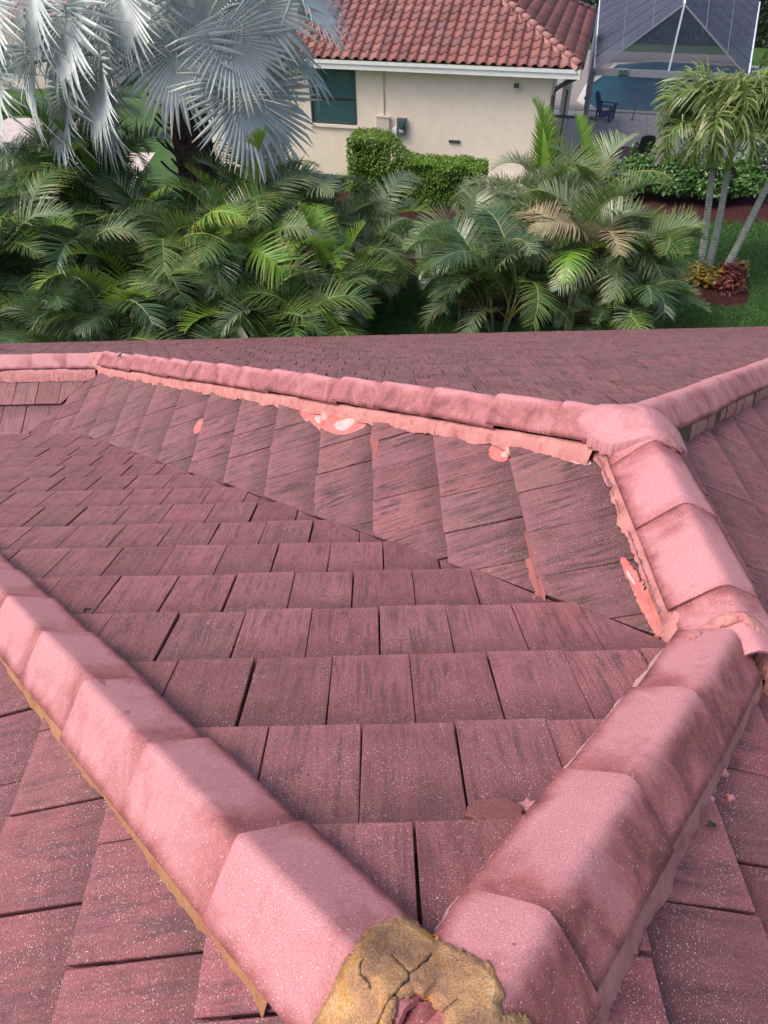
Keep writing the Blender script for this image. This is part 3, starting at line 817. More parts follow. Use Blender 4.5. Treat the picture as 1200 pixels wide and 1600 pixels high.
# ================================================================== plants
def mat_leaf(name, c1, c2, tip=None, rough=.42, trans=.25, dry=0, spec=.5, var=.5):
    t = NT(name); c = t.objc(); r = t.orand(); g = t.geo()
    isl = g.outputs['Random Per Island']
    b = t.mix(t.math('MULTIPLY', r, var), c1, c2)
    b = t.mix(t.math('MULTIPLY', isl, .35), b, c2)
    b = t.mix(t.ramp(t.noise(c, 5, 3), [(.4, 0), (.7, .45)]), b, tuple(x*.55 for x in c1))
    if tip:
        at = t.n('ShaderNodeAttribute'); at.attribute_name = 'tip'
        k = t.math('MULTIPLY', at.outputs['Fac'], t.ramp(t.math('ADD', t.math('MULTIPLY', t.noise(c, 9, 2), .6), t.math('MULTIPLY', isl, .4)), [(.40, 0), (.62, 1)]))
        b = t.mix(k, b, tip)
    t.fin(b, rough, None, spec)
    if trans:
        tr = t.n('ShaderNodeBsdfTranslucent'); t.l(t.mix(.5, b, tuple(min(1, x*1.6) for x in c2)), tr.inputs[0])
        mx = t.n('ShaderNodeMixShader'); mx.inputs[0].default_value = trans
        t.l(t.bsdf.outputs[0], mx.inputs[1]); t.l(tr.outputs[0], mx.inputs[2]); t.l(mx.outputs[0], t.out.inputs[0])
    return t.m
M_ARECA = mat_leaf('areca_dark_green', (.031, .080, .036), (.080, .162, .068), (.13, .17, .05), .28)
M_ARECA_M = mat_leaf('areca_mid_green', (.056, .126, .034), (.125, .225, .058), (.25, .25, .06), .28)
M_ARECA_Y = mat_leaf('areca_bright_green', (.11, .29, .025), (.24, .40, .06), (.35, .32, .08), .36)
M_ARECA_P = mat_leaf('areca_pale_green', (.12, .19, .10), (.24, .32, .17), (.42, .38, .20), .30)
M_DRY = mat_leaf('dry_frond', (.24, .18, .10), (.42, .34, .21), (.42, .34, .22), .6, .15)
M_RACH = simple('palm_rachis', (.30, .27, .06), .45)
M_CANE = simple('palm_cane', (.20, .22, .10), .55, .35, 9)
M_GOLDCANE = simple('golden_cane', (.50, .44, .26), .5, .3, 14)
M_BIS = mat_leaf('silver_palm', (.33, .385, .385), (.56, .60, .59), (.56, .56, .44), .38, .14, var=.6)
M_BISST = simple('silver_petiole', (.42, .45, .46), .55, .2, 5)
M_FIBRE = simple('palm_boot_brown', (.085, .055, .048), .9, .6, 12, .9)
M_ADON = mat_leaf('royal_green', (.085, .150, .035), (.20, .27, .075), (.33, .33, .12), .33, .25)
def mat_trunk():
    t = NT('lichen_trunk'); c = t.objc()
    b = t.ramp(t.noise(c, 9, 6, .7), [(.28, (.12, .12, .10)), (.38, (.34, .33, .29)), (.56, (.44, .46, .41)), (.72, (.60, .64, .58))])
    ring = t.math('SINE', t.math('MULTIPLY', t.n('ShaderNodeSeparateXYZ').outputs[2], 1))
    w = t.n('ShaderNodeTexWave', wave_type='BANDS', bands_direction='Z'); t.l(c, w.inputs[0]); w.inputs['Scale'].default_value = 4; w.inputs['Distortion'].default_value = 2
    b = t.mix(t.ramp(w.outputs['Fac'], [(.0, .5), (.15, 0)]), b, (.09, .08, .07))
    return t.fin(b, .8, t.bump(t.noise(c, 40, 5), .6, .02), .3)
M_TRUNK = mat_trunk()
M_SHAFT = simple('green_crownshaft', (.28, .36, .09), .4, .15, 4)

def frond_mesh(name, L, nl, ll, sag, vee, mats, seed, width=.030, plum=0, fold=.0, droop=.35, twist=0, petiole=.22, stiff=1.0):
    """feather frond: grows from the origin along +x/+z, arching down. mats = [leaf, rachis]"""
    r = random.Random(seed); mb = MB(); tips = []
    NP = 14; pts = []; a = 1.18; x = z = 0.0; y = 0.0; ds = L/NP
    side = r.uniform(-.12, .12)
    for i in range(NP+1):
        pts.append(V(x, y, z)); a -= sag/NP*(0.45+1.15*i/NP); x += cos(a)*ds; z += sin(a)*ds; y += side*ds*i/NP
    mb.tube(pts, [.016*(1-.85*i/NP)+.002 for i in range(NP+1)], 4, 1, cap=False)
    tips += [0]*len(mb.v)
    def P(t):
        f = t*NP; i = min(int(f), NP-1); u = f-i; p = pts[i].lerp(pts[i+1], u); d = (pts[min(i+2, NP)]-pts[i]).normalized(); return p, d
    for s in (-1, 1):
        for k in range(nl):
            t = petiole+(1-petiole)*(k+r.uniform(-.25, .25)+.5)/nl; t = min(.995, t); p, d = P(t)
            lat = d.cross(V(0, 0, 1)).normalized()*s; nrm = d.cross(lat)*s
            if nrm.z < 0: nrm = -nrm
            u = (t-petiole)/(1-petiole)
            Lk = ll*(sin(pi*min(1, (u*.80+.16)))**.7)*r.uniform(.88, 1.1)
            fw = .35+.75*u+r.uniform(-.1, .1)
            ve = vee+r.uniform(-.12, .12)+(r.uniform(-plum, plum) if plum else 0)
            dirv = (lat*cos(ve)+nrm*sin(ve))*cos(fw*.75)+d*sin(fw*.75); dirv.normalize()
            w = width*r.uniform(.85, 1.15)*(.6+.5*sin(pi*u))
            if r.random() < .03: continue
            q = p.copy(); b = len(mb.v); N = 3
            wd = dirv.cross(nrm).normalized()
            dd_ = dirv.copy()
            for j in range(N+1):
                tt = j/N; ww = w*(1-.15*tt if tt < .5 else (1-tt)*1.75+.06)
                mb.v.append(tuple(q+wd*ww*.5)); mb.v.append(tuple(q-wd*ww*.5)); tips += [tt*.9+.1*u, tt*.9+.1*u]
                if j < N:
                    q = q+dd_*(Lk/N); dd_ = (dd_+V(0, 0, -1)*(droop*(.5+tt*1.4))*r.uniform(.6, 1.3)).normalized()
            for j in range(N): mb.f.append((b+2*j, b+2*j+1, b+2*j+3, b+2*j+2)); mb.mi.append(0)
    me = mb.mesh(name, mats)
    at = me.attributes.new('tip', 'FLOAT', 'POINT'); at.data.foreach_set('value', tips)
    return me
def fan_mesh(name, R, nseg, mats, seed, span=5.2, petiole=1.3, free=.58, droop=.5, cone=.32, hang=.6):
    """fan leaf; petiole runs from the origin along +x, blade opens at its end"""
    r = random.Random(seed); mb = MB(); tips = []
    hub = V(petiole, 0, 0)
    mb.tube([(0, 0, 0), (petiole*.5, 0, .04), (petiole, 0, 0), (petiole+R*.28, 0, -.05)], [.050, .036, .028, .008], 6, 1, cap=False); tips += [0]*len(mb.v)
    for k in range(nseg):
        f = (k+.5)/nseg; a = (f-.5)*span; da = span/nseg*.5
        Rk = R*(.80+.20*cos(a*.5))*r.uniform(.93, 1.06)
        # costapalmate: base pushed forward for the central segments
        b0 = hub+V(max(0, cos(a))*.22*R*.9, 0, -.03)
        cup = cone*(1-cos(a))*.5
        N = 5; dr = droop*r.uniform(.5, 1.5); yaw_j = r.uniform(-.04, .04); kink = r.random() < .25; kk = r.uniform(.5, .95)
        prev = None; b = len(mb.v)
        for j in range(N+1):
            t = j/N; rr = .03+Rk*t
            aa = a+(yaw_j*(t-free)*2 if t > free else 0)
            wid = rr*math.tan(da)*(1.0 if t < free else max(.04, 1-((t-free)/(1-free))**1.25))*1.04 if t < .99 else .004
            if t > free: wid = min(wid, (Rk*free)*math.tan(da)*(1-((t-free)/(1-free))**1.6)+.004)
            c = b0+V(cos(aa)*rr, sin(aa)*rr, 0)
            dz = cup*rr*.9 + (.12*rr) - (dr*max(0, t-free*.75)**2*R*1.3) - ((t-kk)*R*.75 if kink and t > kk else 0)
            c.z += dz
            if t > free: c.x -= 0*t
            tv = V(-sin(aa), cos(aa), 0)
            ridge = wid*.55*(1 if True else 0)
            HM = Matrix.Rotation(hang, 4, 'Y')
            mb.v += [tuple(hub+HM @ (q_-hub)) for q_ in (c+tv*wid-V(0, 0, ridge*.5), c+V(0, 0, ridge*.6), c-tv*wid-V(0, 0, ridge*.5))]; tips += [max(0, t-.6)*2.2]*3
        for j in range(N):
            q = b+3*j; mb.f += [(q, q+1, q+4, q+3), (q+1, q+2, q+5, q+4)]; mb.mi += [0, 0]
    me = mb.mesh(name, mats); at = me.attributes.new('tip', 'FLOAT', 'POINT'); at.data.foreach_set('value', tips); return me

def place(name, me, parent, loc, az, pitch=0, roll_=0, sc=1):
    Mx = Matrix.Translation(loc) @ Matrix.Rotation(az, 4, 'Z') @ Matrix.Rotation(-pitch, 4, 'Y') @ Matrix.Rotation(roll_, 4, 'X') @ Matrix.Scale(sc, 4)
    return link(name, me, parent, Mx)

FR = {}
for key, mat in (('d', M_ARECA), ('m', M_ARECA_M), ('y', M_ARECA_Y), ('p', M_ARECA_P), ('b', M_DRY)):
    FR[key] = [frond_mesh('frond', L_, nl_, ll_, sg, ve, [mat, M_RACH], s_, width=.030, droop=dr_)
               for (L_, nl_, ll_, sg, ve, dr_, s_) in ((2.6, 54, .66, 2.2, .42, .16, 11), (2.3, 50, .60, 1.7, .60, .10, 12), (2.8, 58, .68, 2.9, .25, .22, 13), (2.6, 54, .64, 2.1, .05, .34, 14), (2.4, 50, .58, 2.6, .7, .08, 15))]
SPEAR = [frond_mesh('frond', 2.3, 52, .46, .7, .75, [M_ARECA_Y, M_RACH], 31, width=.034, droop=.06),
         frond_mesh('frond', 2.0, 48, .42, .5, .85, [M_ARECA_Y, M_RACH], 32, width=.034, droop=.04)]
CANE_CACHE = {}
def areca(x, y, h, label, keys='ddm', nf=26, spread=.55, low=.25, spears=1, golden=False, group=None, canes=7, sc=1.0, seed=0, cat='palm'):
    r = random.Random(seed*97+5)
    root = empty('areca_palm', (x, y, 0), label, cat, group)
    heads = []
    for c in range(canes):
        a = r.uniform(0, 2*pi); d = spread*sqrt(r.random())
        hx, hy = x+cos(a)*d, y+sin(a)*d; hh = h*(low+(.62-low)*r.random()) if c else h*.60
        mb = MB(); bx, by = x+cos(a)*d*.45, y+sin(a)*d*.45
        N = 7; pts = [V(bx+(hx-bx)*(i/N)**1.3, by+(hy-by)*(i/N)**1.3, hh*i/N) for i in range(N+1)]
        rad = .032 if not golden else .05
        mb.tube(pts, [rad*(1.1-.25*i/N) for i in range(N+1)], 7)
        for i in range(1, N): mb.tube([pts[i]-V(0, 0, .012), pts[i]+V(0, 0, .012)], rad*1.16, 7)
        mb.obj('cane', M_GOLDCANE if golden else M_CANE, root, True)
        heads.append((V(hx, hy, hh), a, d))
    per = max(2, int(nf*.80)//canes)
    for hd, a0, d0 in heads:
        ph = r.uniform(0, 6)
        for k in range(per):
            az = ph+k*2.4+r.uniform(-.3, .3)
            if d0 > .2 and r.random() < .5: az = a0+r.uniform(-1.1, 1.1)
            u = k/per
            pit = r.uniform(.14, .46)-u*.80+.24
            key = r.choice(keys)
            if key == 'd' and r.random() < .22: key = 'p'
            if key == 'm' and r.random() < .16: key = 'y'
            if u > .9 and r.random() < .25: key = 'b'
            place('frond', r.choice(FR[key]), root, hd-V(0, 0, .05*u), az, pit, r.uniform(-.35, .35), sc*r.uniform(.78, 1.08)*(1.0 if u < .7 else .85))
    for k in range(spears):
        hd = max((q[0] for q in heads), key=lambda p: p.z) if k == 0 else r.choice(heads)[0]
        place('frond', r.choice(SPEAR), root, hd, r.uniform(0, 6.3), r.uniform(.25, .42), 0, sc*r.uniform(.85, 1.05))
    return root
GA = 'areca palms planted along the eave'
specs = [
 (-11.4, 18.2, 4.9, 'areca palm at the far left edge behind the front row of palms', 'dm', 46, 1, 1.2),
 (-9.6, 18.0, 4.8, 'tall areca palm with a yellow green spear left of the silver palm leaves', 'dmm', 46, 2, 1.1),
 (-8.1, 18.6, 4.6, 'dark areca palm under the lower left silver fans', 'dmp', 46, 1, 1.2),
 (-6.7, 17.8, 4.1, 'tall areca palm with a bright upright spear frond in front of the silver palm', 'dmm', 48, 4, 1.1),
 (-5.0, 17.0, 2.6, 'dark areca palm directly below the silver palm crown', 'ddp', 42, 0, 1.1),
 (-3.2, 17.2, 3.3, 'areca palm with a fresh green frond right of the silver palm trunk', 'dmy', 46, 2, 1.1),
 (-1.6, 17.4, 2.9, 'grey green areca palm below the right silver fans', 'dmp', 42, 0, 1.1),
 (-.2, 17.4, 2.3, 'loose areca palm in front of the clipped hedge left end', 'mmp', 30, 0, .9),
 (-9.6, 15.6, 3.0, 'low areca palm at the eave in the far left corner', 'ddm', 42, 0, 1.1),
 (-8.0, 15.2, 2.9, 'areca palm with bright low fronds at the left end of the eave row', 'dmy', 42, 0, 1.1),
 (-6.5, 15.6, 2.9, 'dark areca palm low behind the hip end', 'ddd', 42, 0, 1.1),
 (-5.1, 15.2, 2.9, 'areca palm with lit arching fronds in the middle of the left row', 'dmm', 42, 0, 1.1),
 (-3.7, 15.3, 3.0, 'areca palm with wide yellow edged fronds at the eave', 'dmm', 44, 0, 1.1),
 (-2.4, 15.2, 3.0, 'dense areca palm touching the one with the bright centre', 'dmm', 40, 0, 1.1),
 (-1.0, 15.4, 2.6, 'areca palm with a vivid green new frond in its centre', 'mmy', 44, 2, 1.0),
 (-7.2, 13.5, 1.9, 'dark undersized areca palm pressed against the eave near the vent pipe', 'ddm', 34, 0, .95),
 (-5.6, 13.4, 2.0, 'areca palm whose frond tips just clear the eave, third from the left', 'ddm', 36, 0, .95),
 (-4.0, 13.5, 1.9, 'low shaded areca palm hugging the eave below the wide yellow edged one', 'ddd', 36, 0, .95),
 (-2.5, 13.4, 2.0, 'low areca palm with fine dark fronds below the dense palm', 'ddm', 36, 0, .95),
 (-1.3, 13.5, 1.9, 'low areca palm at the right end of the shaded eave row', 'dmm', 34, 0, .9),
 (.1, 17.2, 1.5, 'short drooping areca palm left of the lawn gap', 'mmp', 18, 0, .7),
 (2.2, 15.8, 2.0, 'short areca palm right of the lawn gap', 'dmm', 30, 0, .9),
 (2.6, 17.0, 2.0, 'silvery areca palm in front of the cream wall', 'mpp', 34, 0, .9),
 (3.0, 15.0, 2.4, 'dark low areca palm at the eave below the tall right clump', 'ddm', 38, 0, 1.0),
]
for i, (x, y, h, lab, keys, nf, sp, sc_) in enumerate(specs):
    areca(x, y, h, lab, keys, nf, .6 if h > 2.5 else .45, .12, sp, False, GA, 7, sc_, i+1)
areca(4.3, 17.4, 3.3, 'tallest areca clump with a pale green upright frond before the cream wall', 'mpp', 40, .35, .3, 4, False, GA, 6, 1.15, 41)
areca(5.1, 16.2, 3.2, 'areca palm with pale bleached arching fronds left of the three trunks', 'mpp', 46, .6, .25, 1, False, GA, 7, 1.2, 42)
areca(4.75, 15.2, 2.6, 'areca palm with a thick golden ringed cane and dry hanging fronds', 'mppb', 24, .12, .5, 0, True, GA, 2, 1.05, 43)
areca(6.05, 15.2, 2.3, 'areca palm with a short golden cane near the mulch circle', 'mmp', 26, .14, .45, 0, True, GA, 2, 1.05, 44)
areca(6.2, 14.6, 1.5, 'low spreading areca palm beside the red mulch circle', 'mmp', 24, .3, .15, 0, False, GA, 5, .8, 45)
areca(5.4, 14.0, 1.6, 'low dark areca palm at the foot of the golden canes', 'ddm', 28, .4, .1, 0, False, GA, 5, .85, 46)

def grass_patch(name, x0, x1, y0, y1, n, seed):
    r = random.Random(seed); mb = MB()
    for _ in range(n):
        x, y = r.uniform(x0, x1), r.uniform(y0, y1)
        if math.hypot((x-9.25)/.85, (y-17.35)/.95) < 1.02: continue
        a = r.uniform(0, 6.3); w = r.uniform(.008, .016); h = r.uniform(.04, .10); lx, ly = r.gauss(0, .04), r.gauss(0, .04)
        b = len(mb.v); mb.v += [(x-cos(a)*w, y-sin(a)*w, 0), (x+cos(a)*w, y+sin(a)*w, 0), (x+lx, y+ly, h)]; mb.f.append((b, b+1, b+2)); mb.mi.append(0)
    tag(mb.obj(name, M_BLADE), 'blades of short green grass on the lawn behind the roof', 'grass', kind='stuff')
M_BLADE = mat_leaf('grass_blade', (.050, .130, .030), (.12, .24, .055), None, .5, .25, var=.2)
grass_patch('grass', 7.3, 14.5, 14.2, 22.2, 60000, 5)
grass_patch('grass', -.3, 2.2, 14.0, 18.5, 12000, 6)

# silver fan palm
bis = empty('silver_fan_palm', (-4.55, 19.0, 0), 'huge silver blue fan palm with drooping pleated leaves and a dark fibrous trunk', 'palm')
mb = MB(); N = 12
mb.tube([V(-4.55+.12*i/N, 19-.5*i/N, 5.0*i/N) for i in range(N+1)], [.50-.08*abs(i/N-.5) for i in range(N+1)], 14)
mb.obj('trunk', M_FIBRE, bis, True)
r = random.Random(3)
for k in range(34):      # old leaf bases
    a = k*2.4; zz = 2.4+2.5*k/34; mb = MB(); c = V(-4.5, 18.7, zz)
    d = V(cos(a), sin(a), 0); w = V(-sin(a), cos(a), 0)
    p0 = c+d*.34; p1 = c+d*.66+V(0, 0, .26); p2 = c+d*.82+V(0, 0, .48)
    vs = []
    for p, ww in ((p0, .14), (p1, .08), (p2, .045)): vs += [p+w*ww, p+d*.05, p-w*ww, p-d*.02]
    fs = []
    for q in (0, 4):
        for i in range(4): fs.append((q+i, q+(i+1) % 4, q+4+(i+1) % 4, q+4+i))
    fs.append((8, 9, 10, 11)); mb.add(vs, fs); mb.obj('leaf_base', M_FIBRE, bis)
FAN = [fan_mesh('fan_leaf', 1.62, 40, [M_BIS, M_BISST], q, petiole=0, droop=dr_, cone=cn_, hang=0, span=sp_) for q, dr_, cn_, sp_ in ((1, .34, .30, 3.9), (2, .20, .60, 3.6), (3, .48, .15, 4.5), (4, .28, .85, 3.3))]
cc = V(-4.10, 18.35, 5.75)
fan_list = [((-4.00, 16.90, 5.98), (-.05, -.45, -1)), ((-3.00, 17.0, 6.10), (.75, -.3, -1)), ((-2.65, 17.6, 6.45), (1, -.1, -.25)), ((-5.65, 17.0, 5.60), (-.2, -.35, -1)),
  ((-2.85, 16.9, 5.15), (.30, -.3, -1)), ((-2.75, 17.4, 5.0), (.45, -.15, -1)), ((-6.10, 17.0, 6.55), (-.25, -.3, -1)), ((-7.25, 17.4, 5.75), (-.1, -.2, -1)), ((-6.85, 17.9, 4.95), (-.3, -.25, -.8)),
  ((-1.75, 18.5, 6.9), (.7, 0, -.8)), ((-4.70, 17.6, 6.85), (-.4, -.2, -1)), ((-3.50, 18.0, 7.05), (-.1, -.3, -1)), ((-7.70, 17.3, 6.60), (-.5, -.2, -1)), ((-5.60, 17.5, 6.35), (.0, -.3, -1)),
  ((-1.85, 18.9, 7.0), (-.1, -.2, -1)), ((-7.05, 18.4, 6.2), (-.5, -.2, -1)), ((-2.25, 18.5, 5.85), (.8, -.1, -.8)), ((-2.9, 19.4, 5.6), (.5, .3, -1)),
  ((-6.3, 19.2, 7.1), (-.6, .4, -.2)), ((-4.2, 19.8, 7.3), (-.1, .8, .2)), ((-2.4, 19.7, 7.2), (.5, .7, 0)), ((-5.4, 20.0, 6.4), (-.5, .8, -.4)), ((-3.0, 20.1, 6.2), (.3, .9, -.5)), ((-7.9, 18.6, 7.0), (-1, .1, -.2)),
  ((-3.6, 17.3, 7.3), (.2, -.9, .1)), ((-5.2, 18.2, 7.5), (-.5, -.1, .6)), ((-3.2, 18.6, 7.6), (.3, 0, .8)), ((-6.5, 18.9, 5.9), (-.5, .2, -1)), ((-6.7, 17.2, 7.1), (-.1, -.3, -1)), ((-5.0, 17.1, 7.0), (.1, -.4, -1)), ((-8.2, 17.6, 5.3), (-.4, -.2, -1)), ((-5.9, 17.9, 5.1), (-.3, -.1, -1))]
for i, (h_, ax_) in enumerate(fan_list):
    h_ = V(*h_); ax_ = V(*ax_).normalized(); out_ = (h_-cc); out_.z = max(.2, out_.z*.3); out_.normalize()
    out_ = (out_+V(r.uniform(-.35, .35), r.uniform(-.2, .2)-.35, .15)).normalized()
    side_ = out_.cross(ax_).normalized(); nrm_ = ax_.cross(side_).normalized()
    if nrm_.dot(out_) < 0: side_ = -side_; nrm_ = -nrm_
    Mx = Matrix((ax_, side_, nrm_)).transposed().to_4x4() @ Matrix.Scale(r.uniform(.84, 1.04), 4); Mx.translation = h_
    if Mx.to_3x3().determinant() < 0: Mx = Matrix((ax_, -side_, nrm_)).transposed().to_4x4(); Mx.translation = h_
    lf = link('fan_leaf', FAN[i % 4], bis, Mx)
    md = (cc+h_)/2+V(0, 0, .28); b0_ = cc+(h_-cc)*.08+V(0, 0, -.4)
    mb = MB(); pts = []
    for k in range(7):
        t_ = k/6; pts.append(b0_*(1-t_)**2+md*2*t_*(1-t_)+h_*t_*t_)
    pts.append(h_+ax_*.25+nrm_*-.02)
    mb.tube(pts, [.060, .05, .042, .036, .032, .030, .030, .008], 7); mb.obj('petiole', M_BISST, bis, True)
# flower stalks hanging among the fans
for k in range(3):
    mb = MB(); a = -1.9+k*.6; p = cc+V(0, 0, -.3); pts = [p+V(cos(a)*t*1.1, sin(a)*t*1.1, .3*t-1.6*t*t) for t in (0, .25, .5, .75, 1)]
    mb.tube(pts, [.03, .028, .024, .02, .012], 6)
    for q in range(16):
        t = .35+.6*q/16; b = p+V(cos(a)*t*1.1, sin(a)*t*1.1, .3*t-1.6*t*t)
        mb.tube([b, b+V(rng.uniform(-.12, .12), rng.uniform(-.12, .12), -rng.uniform(.15, .35))], [.012, .006], 4)
    mb.obj('flower_stalk', M_FIBRE, bis)

# three slender palms in the mulch circle
AF = [frond_mesh('frond', L_*1.22, 62, .62, sg, .35, [M_ADON, M_SHAFT], s_, width=.046, plum=.9, droop=.95, petiole=.12) for (L_, sg, s_) in ((1.75, 3.3, 51), (1.9, 3.7, 52), (1.6, 2.9, 53))]
def slender(pts, top, label, seed, n=12, shaft=.85):
    r = random.Random(seed); root = empty('slender_palm', pts[0], label, 'palm', 'slender palms in the mulch circle')
    P = [Vector(p) for p in pts]; N = 16; path = []
    for i in range(N+1):
        t = i/N*(len(P)-1); k = min(int(t), len(P)-2); path.append(P[k].lerp(P[k+1], t-k))
    mb = MB(); mb.tube(path, [.105-.035*(i/N)+(.03 if i == 0 else 0) for i in range(N+1)], 12); mb.obj('trunk', M_TRUNK, root, True)
    d = (P[-1]-P[-2]).normalized(); c0 = P[-1]; c1 = c0+d*shaft
    mb = MB(); mb.tube([c0-d*.03, c0+d*.1, c0+d*shaft*.5, c1, c1+d*.15], [.07, .098, .085, .06, .03], 12); mb.obj('crownshaft', M_SHAFT, root, True)
    # old flower remains at the base of the shaft
    for k in range(5):
        a = r.uniform(0, 6.3); mb = MB(); b = c0+V(0, 0, -.02)
        mb.tube([b, b+V(cos(a)*.16, sin(a)*.16, .05), b+V(cos(a)*.26, sin(a)*.26, -.14)], [.02, .016, .03], 5); mb.obj('flower_stalk', M_FIBRE, root)
    for k in range(n):
        az = k*2.39+r.uniform(-.25, .25); u = k/n
        place('frond', r.choice(AF), root, c1+d*.05, az, .60-u*1.1, r.uniform(-.2, .2), r.uniform(.98, 1.18))
    return root
slender([(9.14, 18.3, -.03), (8.98, 18.3, .95), (8.80, 18.3, 1.9), (8.62, 18.3, 2.8)], 0, 'left slender palm with a straight pale trunk and bright green crownshaft', 1, 13)
slender([(9.40, 18.4, -.03), (9.32, 18.4, .95), (9.20, 18.4, 1.9), (9.06, 18.4, 2.75)], 0, 'middle slender palm of the three, trunk leaning slightly right in the picture', 2, 13)
slender([(9.62, 18.0, -.03), (9.80, 18.0, 1.0), (9.98, 18.0, 2.3), (10.35, 18.1, 3.6)], 0, 'slender palm whose spotted trunk leans out to the right edge', 3, 12)

# ---- leafy shrubs
def leafblob_mesh(name, mats, n, shape, size, seed, up=.5, curl=.25):
    r = random.Random(seed); mb = MB()
    for _ in range(n):
        p, nn = shape(r)
        d = (nn+V(r.gauss(0, .6), r.gauss(0, .6), r.gauss(0, .6)+up)).normalized()
        a = d.cross(V(r.gauss(0, 1), r.gauss(0, 1), r.gauss(0, 1))).normalized(); c = d.cross(a)
        s = size*r.uniform(.7, 1.25); w = s*.30
        b = len(mb.v)
        mb.v += [tuple(p), tuple(p+a*s*.5+c*w+d*s*curl*.2), tuple(p+a*s), tuple(p+a*s*.5-c*w+d*s*curl*.2), tuple(p+a*s*.5-d*s*curl*.1)]
        mb.f += [(b, b+1, b+4), (b+1, b+2, b+4), (b+2, b+3, b+4), (b+3, b, b+4)]; mb.mi += [0]*4
    return mb.mesh(name, mats)
M_HEDGE = mat_leaf('hedge_leaf', (.075, .17, .012), (.26, .40, .035), None, .4, .2, var=.2)
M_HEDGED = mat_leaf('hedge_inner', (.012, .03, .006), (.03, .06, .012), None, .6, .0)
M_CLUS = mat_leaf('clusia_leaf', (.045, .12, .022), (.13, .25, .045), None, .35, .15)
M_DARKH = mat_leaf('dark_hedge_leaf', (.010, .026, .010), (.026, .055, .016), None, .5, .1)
M_CROT = mat_leaf('croton_leaf', (.10, .06, .012), (.30, .20, .02), None, .4, .1, var=.8)
M_CROTR = mat_leaf('croton_red_leaf', (.08, .012, .012), (.20, .04, .02), None, .4, .1)
def boxshape(L, Wd, Hh, prof=None):
    def f(r):
        u = r.random()
        h = Hh
        x = r.uniform(-L/2, L/2); hh = prof(x) if prof else Hh
        dpt = -abs(r.gauss(0, .035))+.02
        if u < .34: return V(x, r.uniform(-Wd/2, Wd/2), hh+dpt+.04*noise.noise(V(x*3, 1, 2))), V(0, 0, 1)
        if u < .72: z = r.uniform(.05, hh); return V(x, -Wd/2-dpt+.16*noise.noise(V(x*1.6, z*2, 5)), z), V(0, -1, 0)
        if u < .84: return V(L/2+dpt, r.uniform(-Wd/2, Wd/2), r.uniform(.05, prof(L/2) if prof else Hh)), V(1, 0, 0)
        if u < .92: return V(-L/2-dpt, r.uniform(-Wd/2, Wd/2), r.uniform(.05, prof(-L/2) if prof else Hh)), V(-1, 0, 0)
        return V(x, Wd/2, r.uniform(.1, hh)), V(0, 1, 0)
    return f
def hp(x):
    q = max(0, min(1, (-.10-x)/1.25)); q = q*q*(3-2*q)
    return 1.36+.70*q-.16*max(0, x-1.5)**2-.25*max(0, -1.6-x)**2+.10*noise.noise(V(x*1.7, 3, 1))
Mh = Matrix.Translation((1.5, 24.35, 0)) @ Matrix.Rotation(-radians(15), 4, 'Z')
hed = empty('clipped_hedge', (1.5, 24.35, 0), 'bright green clipped box hedge against the cream wall, taller at its left end', 'hedge')
link('foliage', leafblob_mesh('foliage', [M_HEDGE], 15000, boxshape(4.5, 1.15, 1.4, hp), .095, 5), hed, Mh)
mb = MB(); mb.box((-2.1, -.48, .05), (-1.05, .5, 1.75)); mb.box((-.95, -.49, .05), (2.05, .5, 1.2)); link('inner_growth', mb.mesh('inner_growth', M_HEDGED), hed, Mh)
def ball(cx, cy, rx, ry, h):
    def f(r):
        a = r.uniform(0, 2*pi); ph_ = math.asin(r.uniform(-.15, 1)); k = r.uniform(.72, 1.06)+.12*noise.noise(V(cos(a)*2, sin(a)*2, ph_*2+cx))
        n_ = V(cos(a)*cos(ph_), sin(a)*cos(ph_), sin(ph_)); return V(cx+n_.x*rx*k, cy+n_.y*ry*k, max(.03, h*.42+n_.z*h*.58*k)), n_
    return f
def shrub(x, y, rx, ry, h, label, mats, n, size, name='leafy_shrub', cat='shrub', group=None, seed=0, up=.7):
    root = empty(name, (x, y, 0), label, cat, group)
    link('foliage', leafblob_mesh('foliage', mats, n, ball(x, y, rx, ry, h), size, seed, up), root)
    mb = MB()
    for k in range(7):
        a = k*.9; mb.tube([(x, y, 0), (x+cos(a)*rx*.3, y+sin(a)*ry*.3, h*.4), (x+cos(a)*rx*.6, y+sin(a)*ry*.6, h*.8)], [.025, .018, .008], 5)
    mb.obj('branches', M_FIBRE, root); return root
GS = 'broad leaved shrubs in front of the pool screen'
shr = [(7.7, 24.9, .75, .6, 1.25, 'leafy shrub at the left end of the row by the screen post'), (8.9, 24.3, .85, .7, 1.35, 'second leafy shrub from the screen post with a tall shoot'),
       (10.1, 23.9, .85, .75, 1.4, 'leafy shrub in the middle of the row before the pool screen'), (11.2, 23.6, .8, .75, 1.3, 'leafy shrub just left of the slender palm trunks'),
       (12.2, 23.8, .8, .7, 1.25, 'leafy shrub seen between the slender palm trunks')]
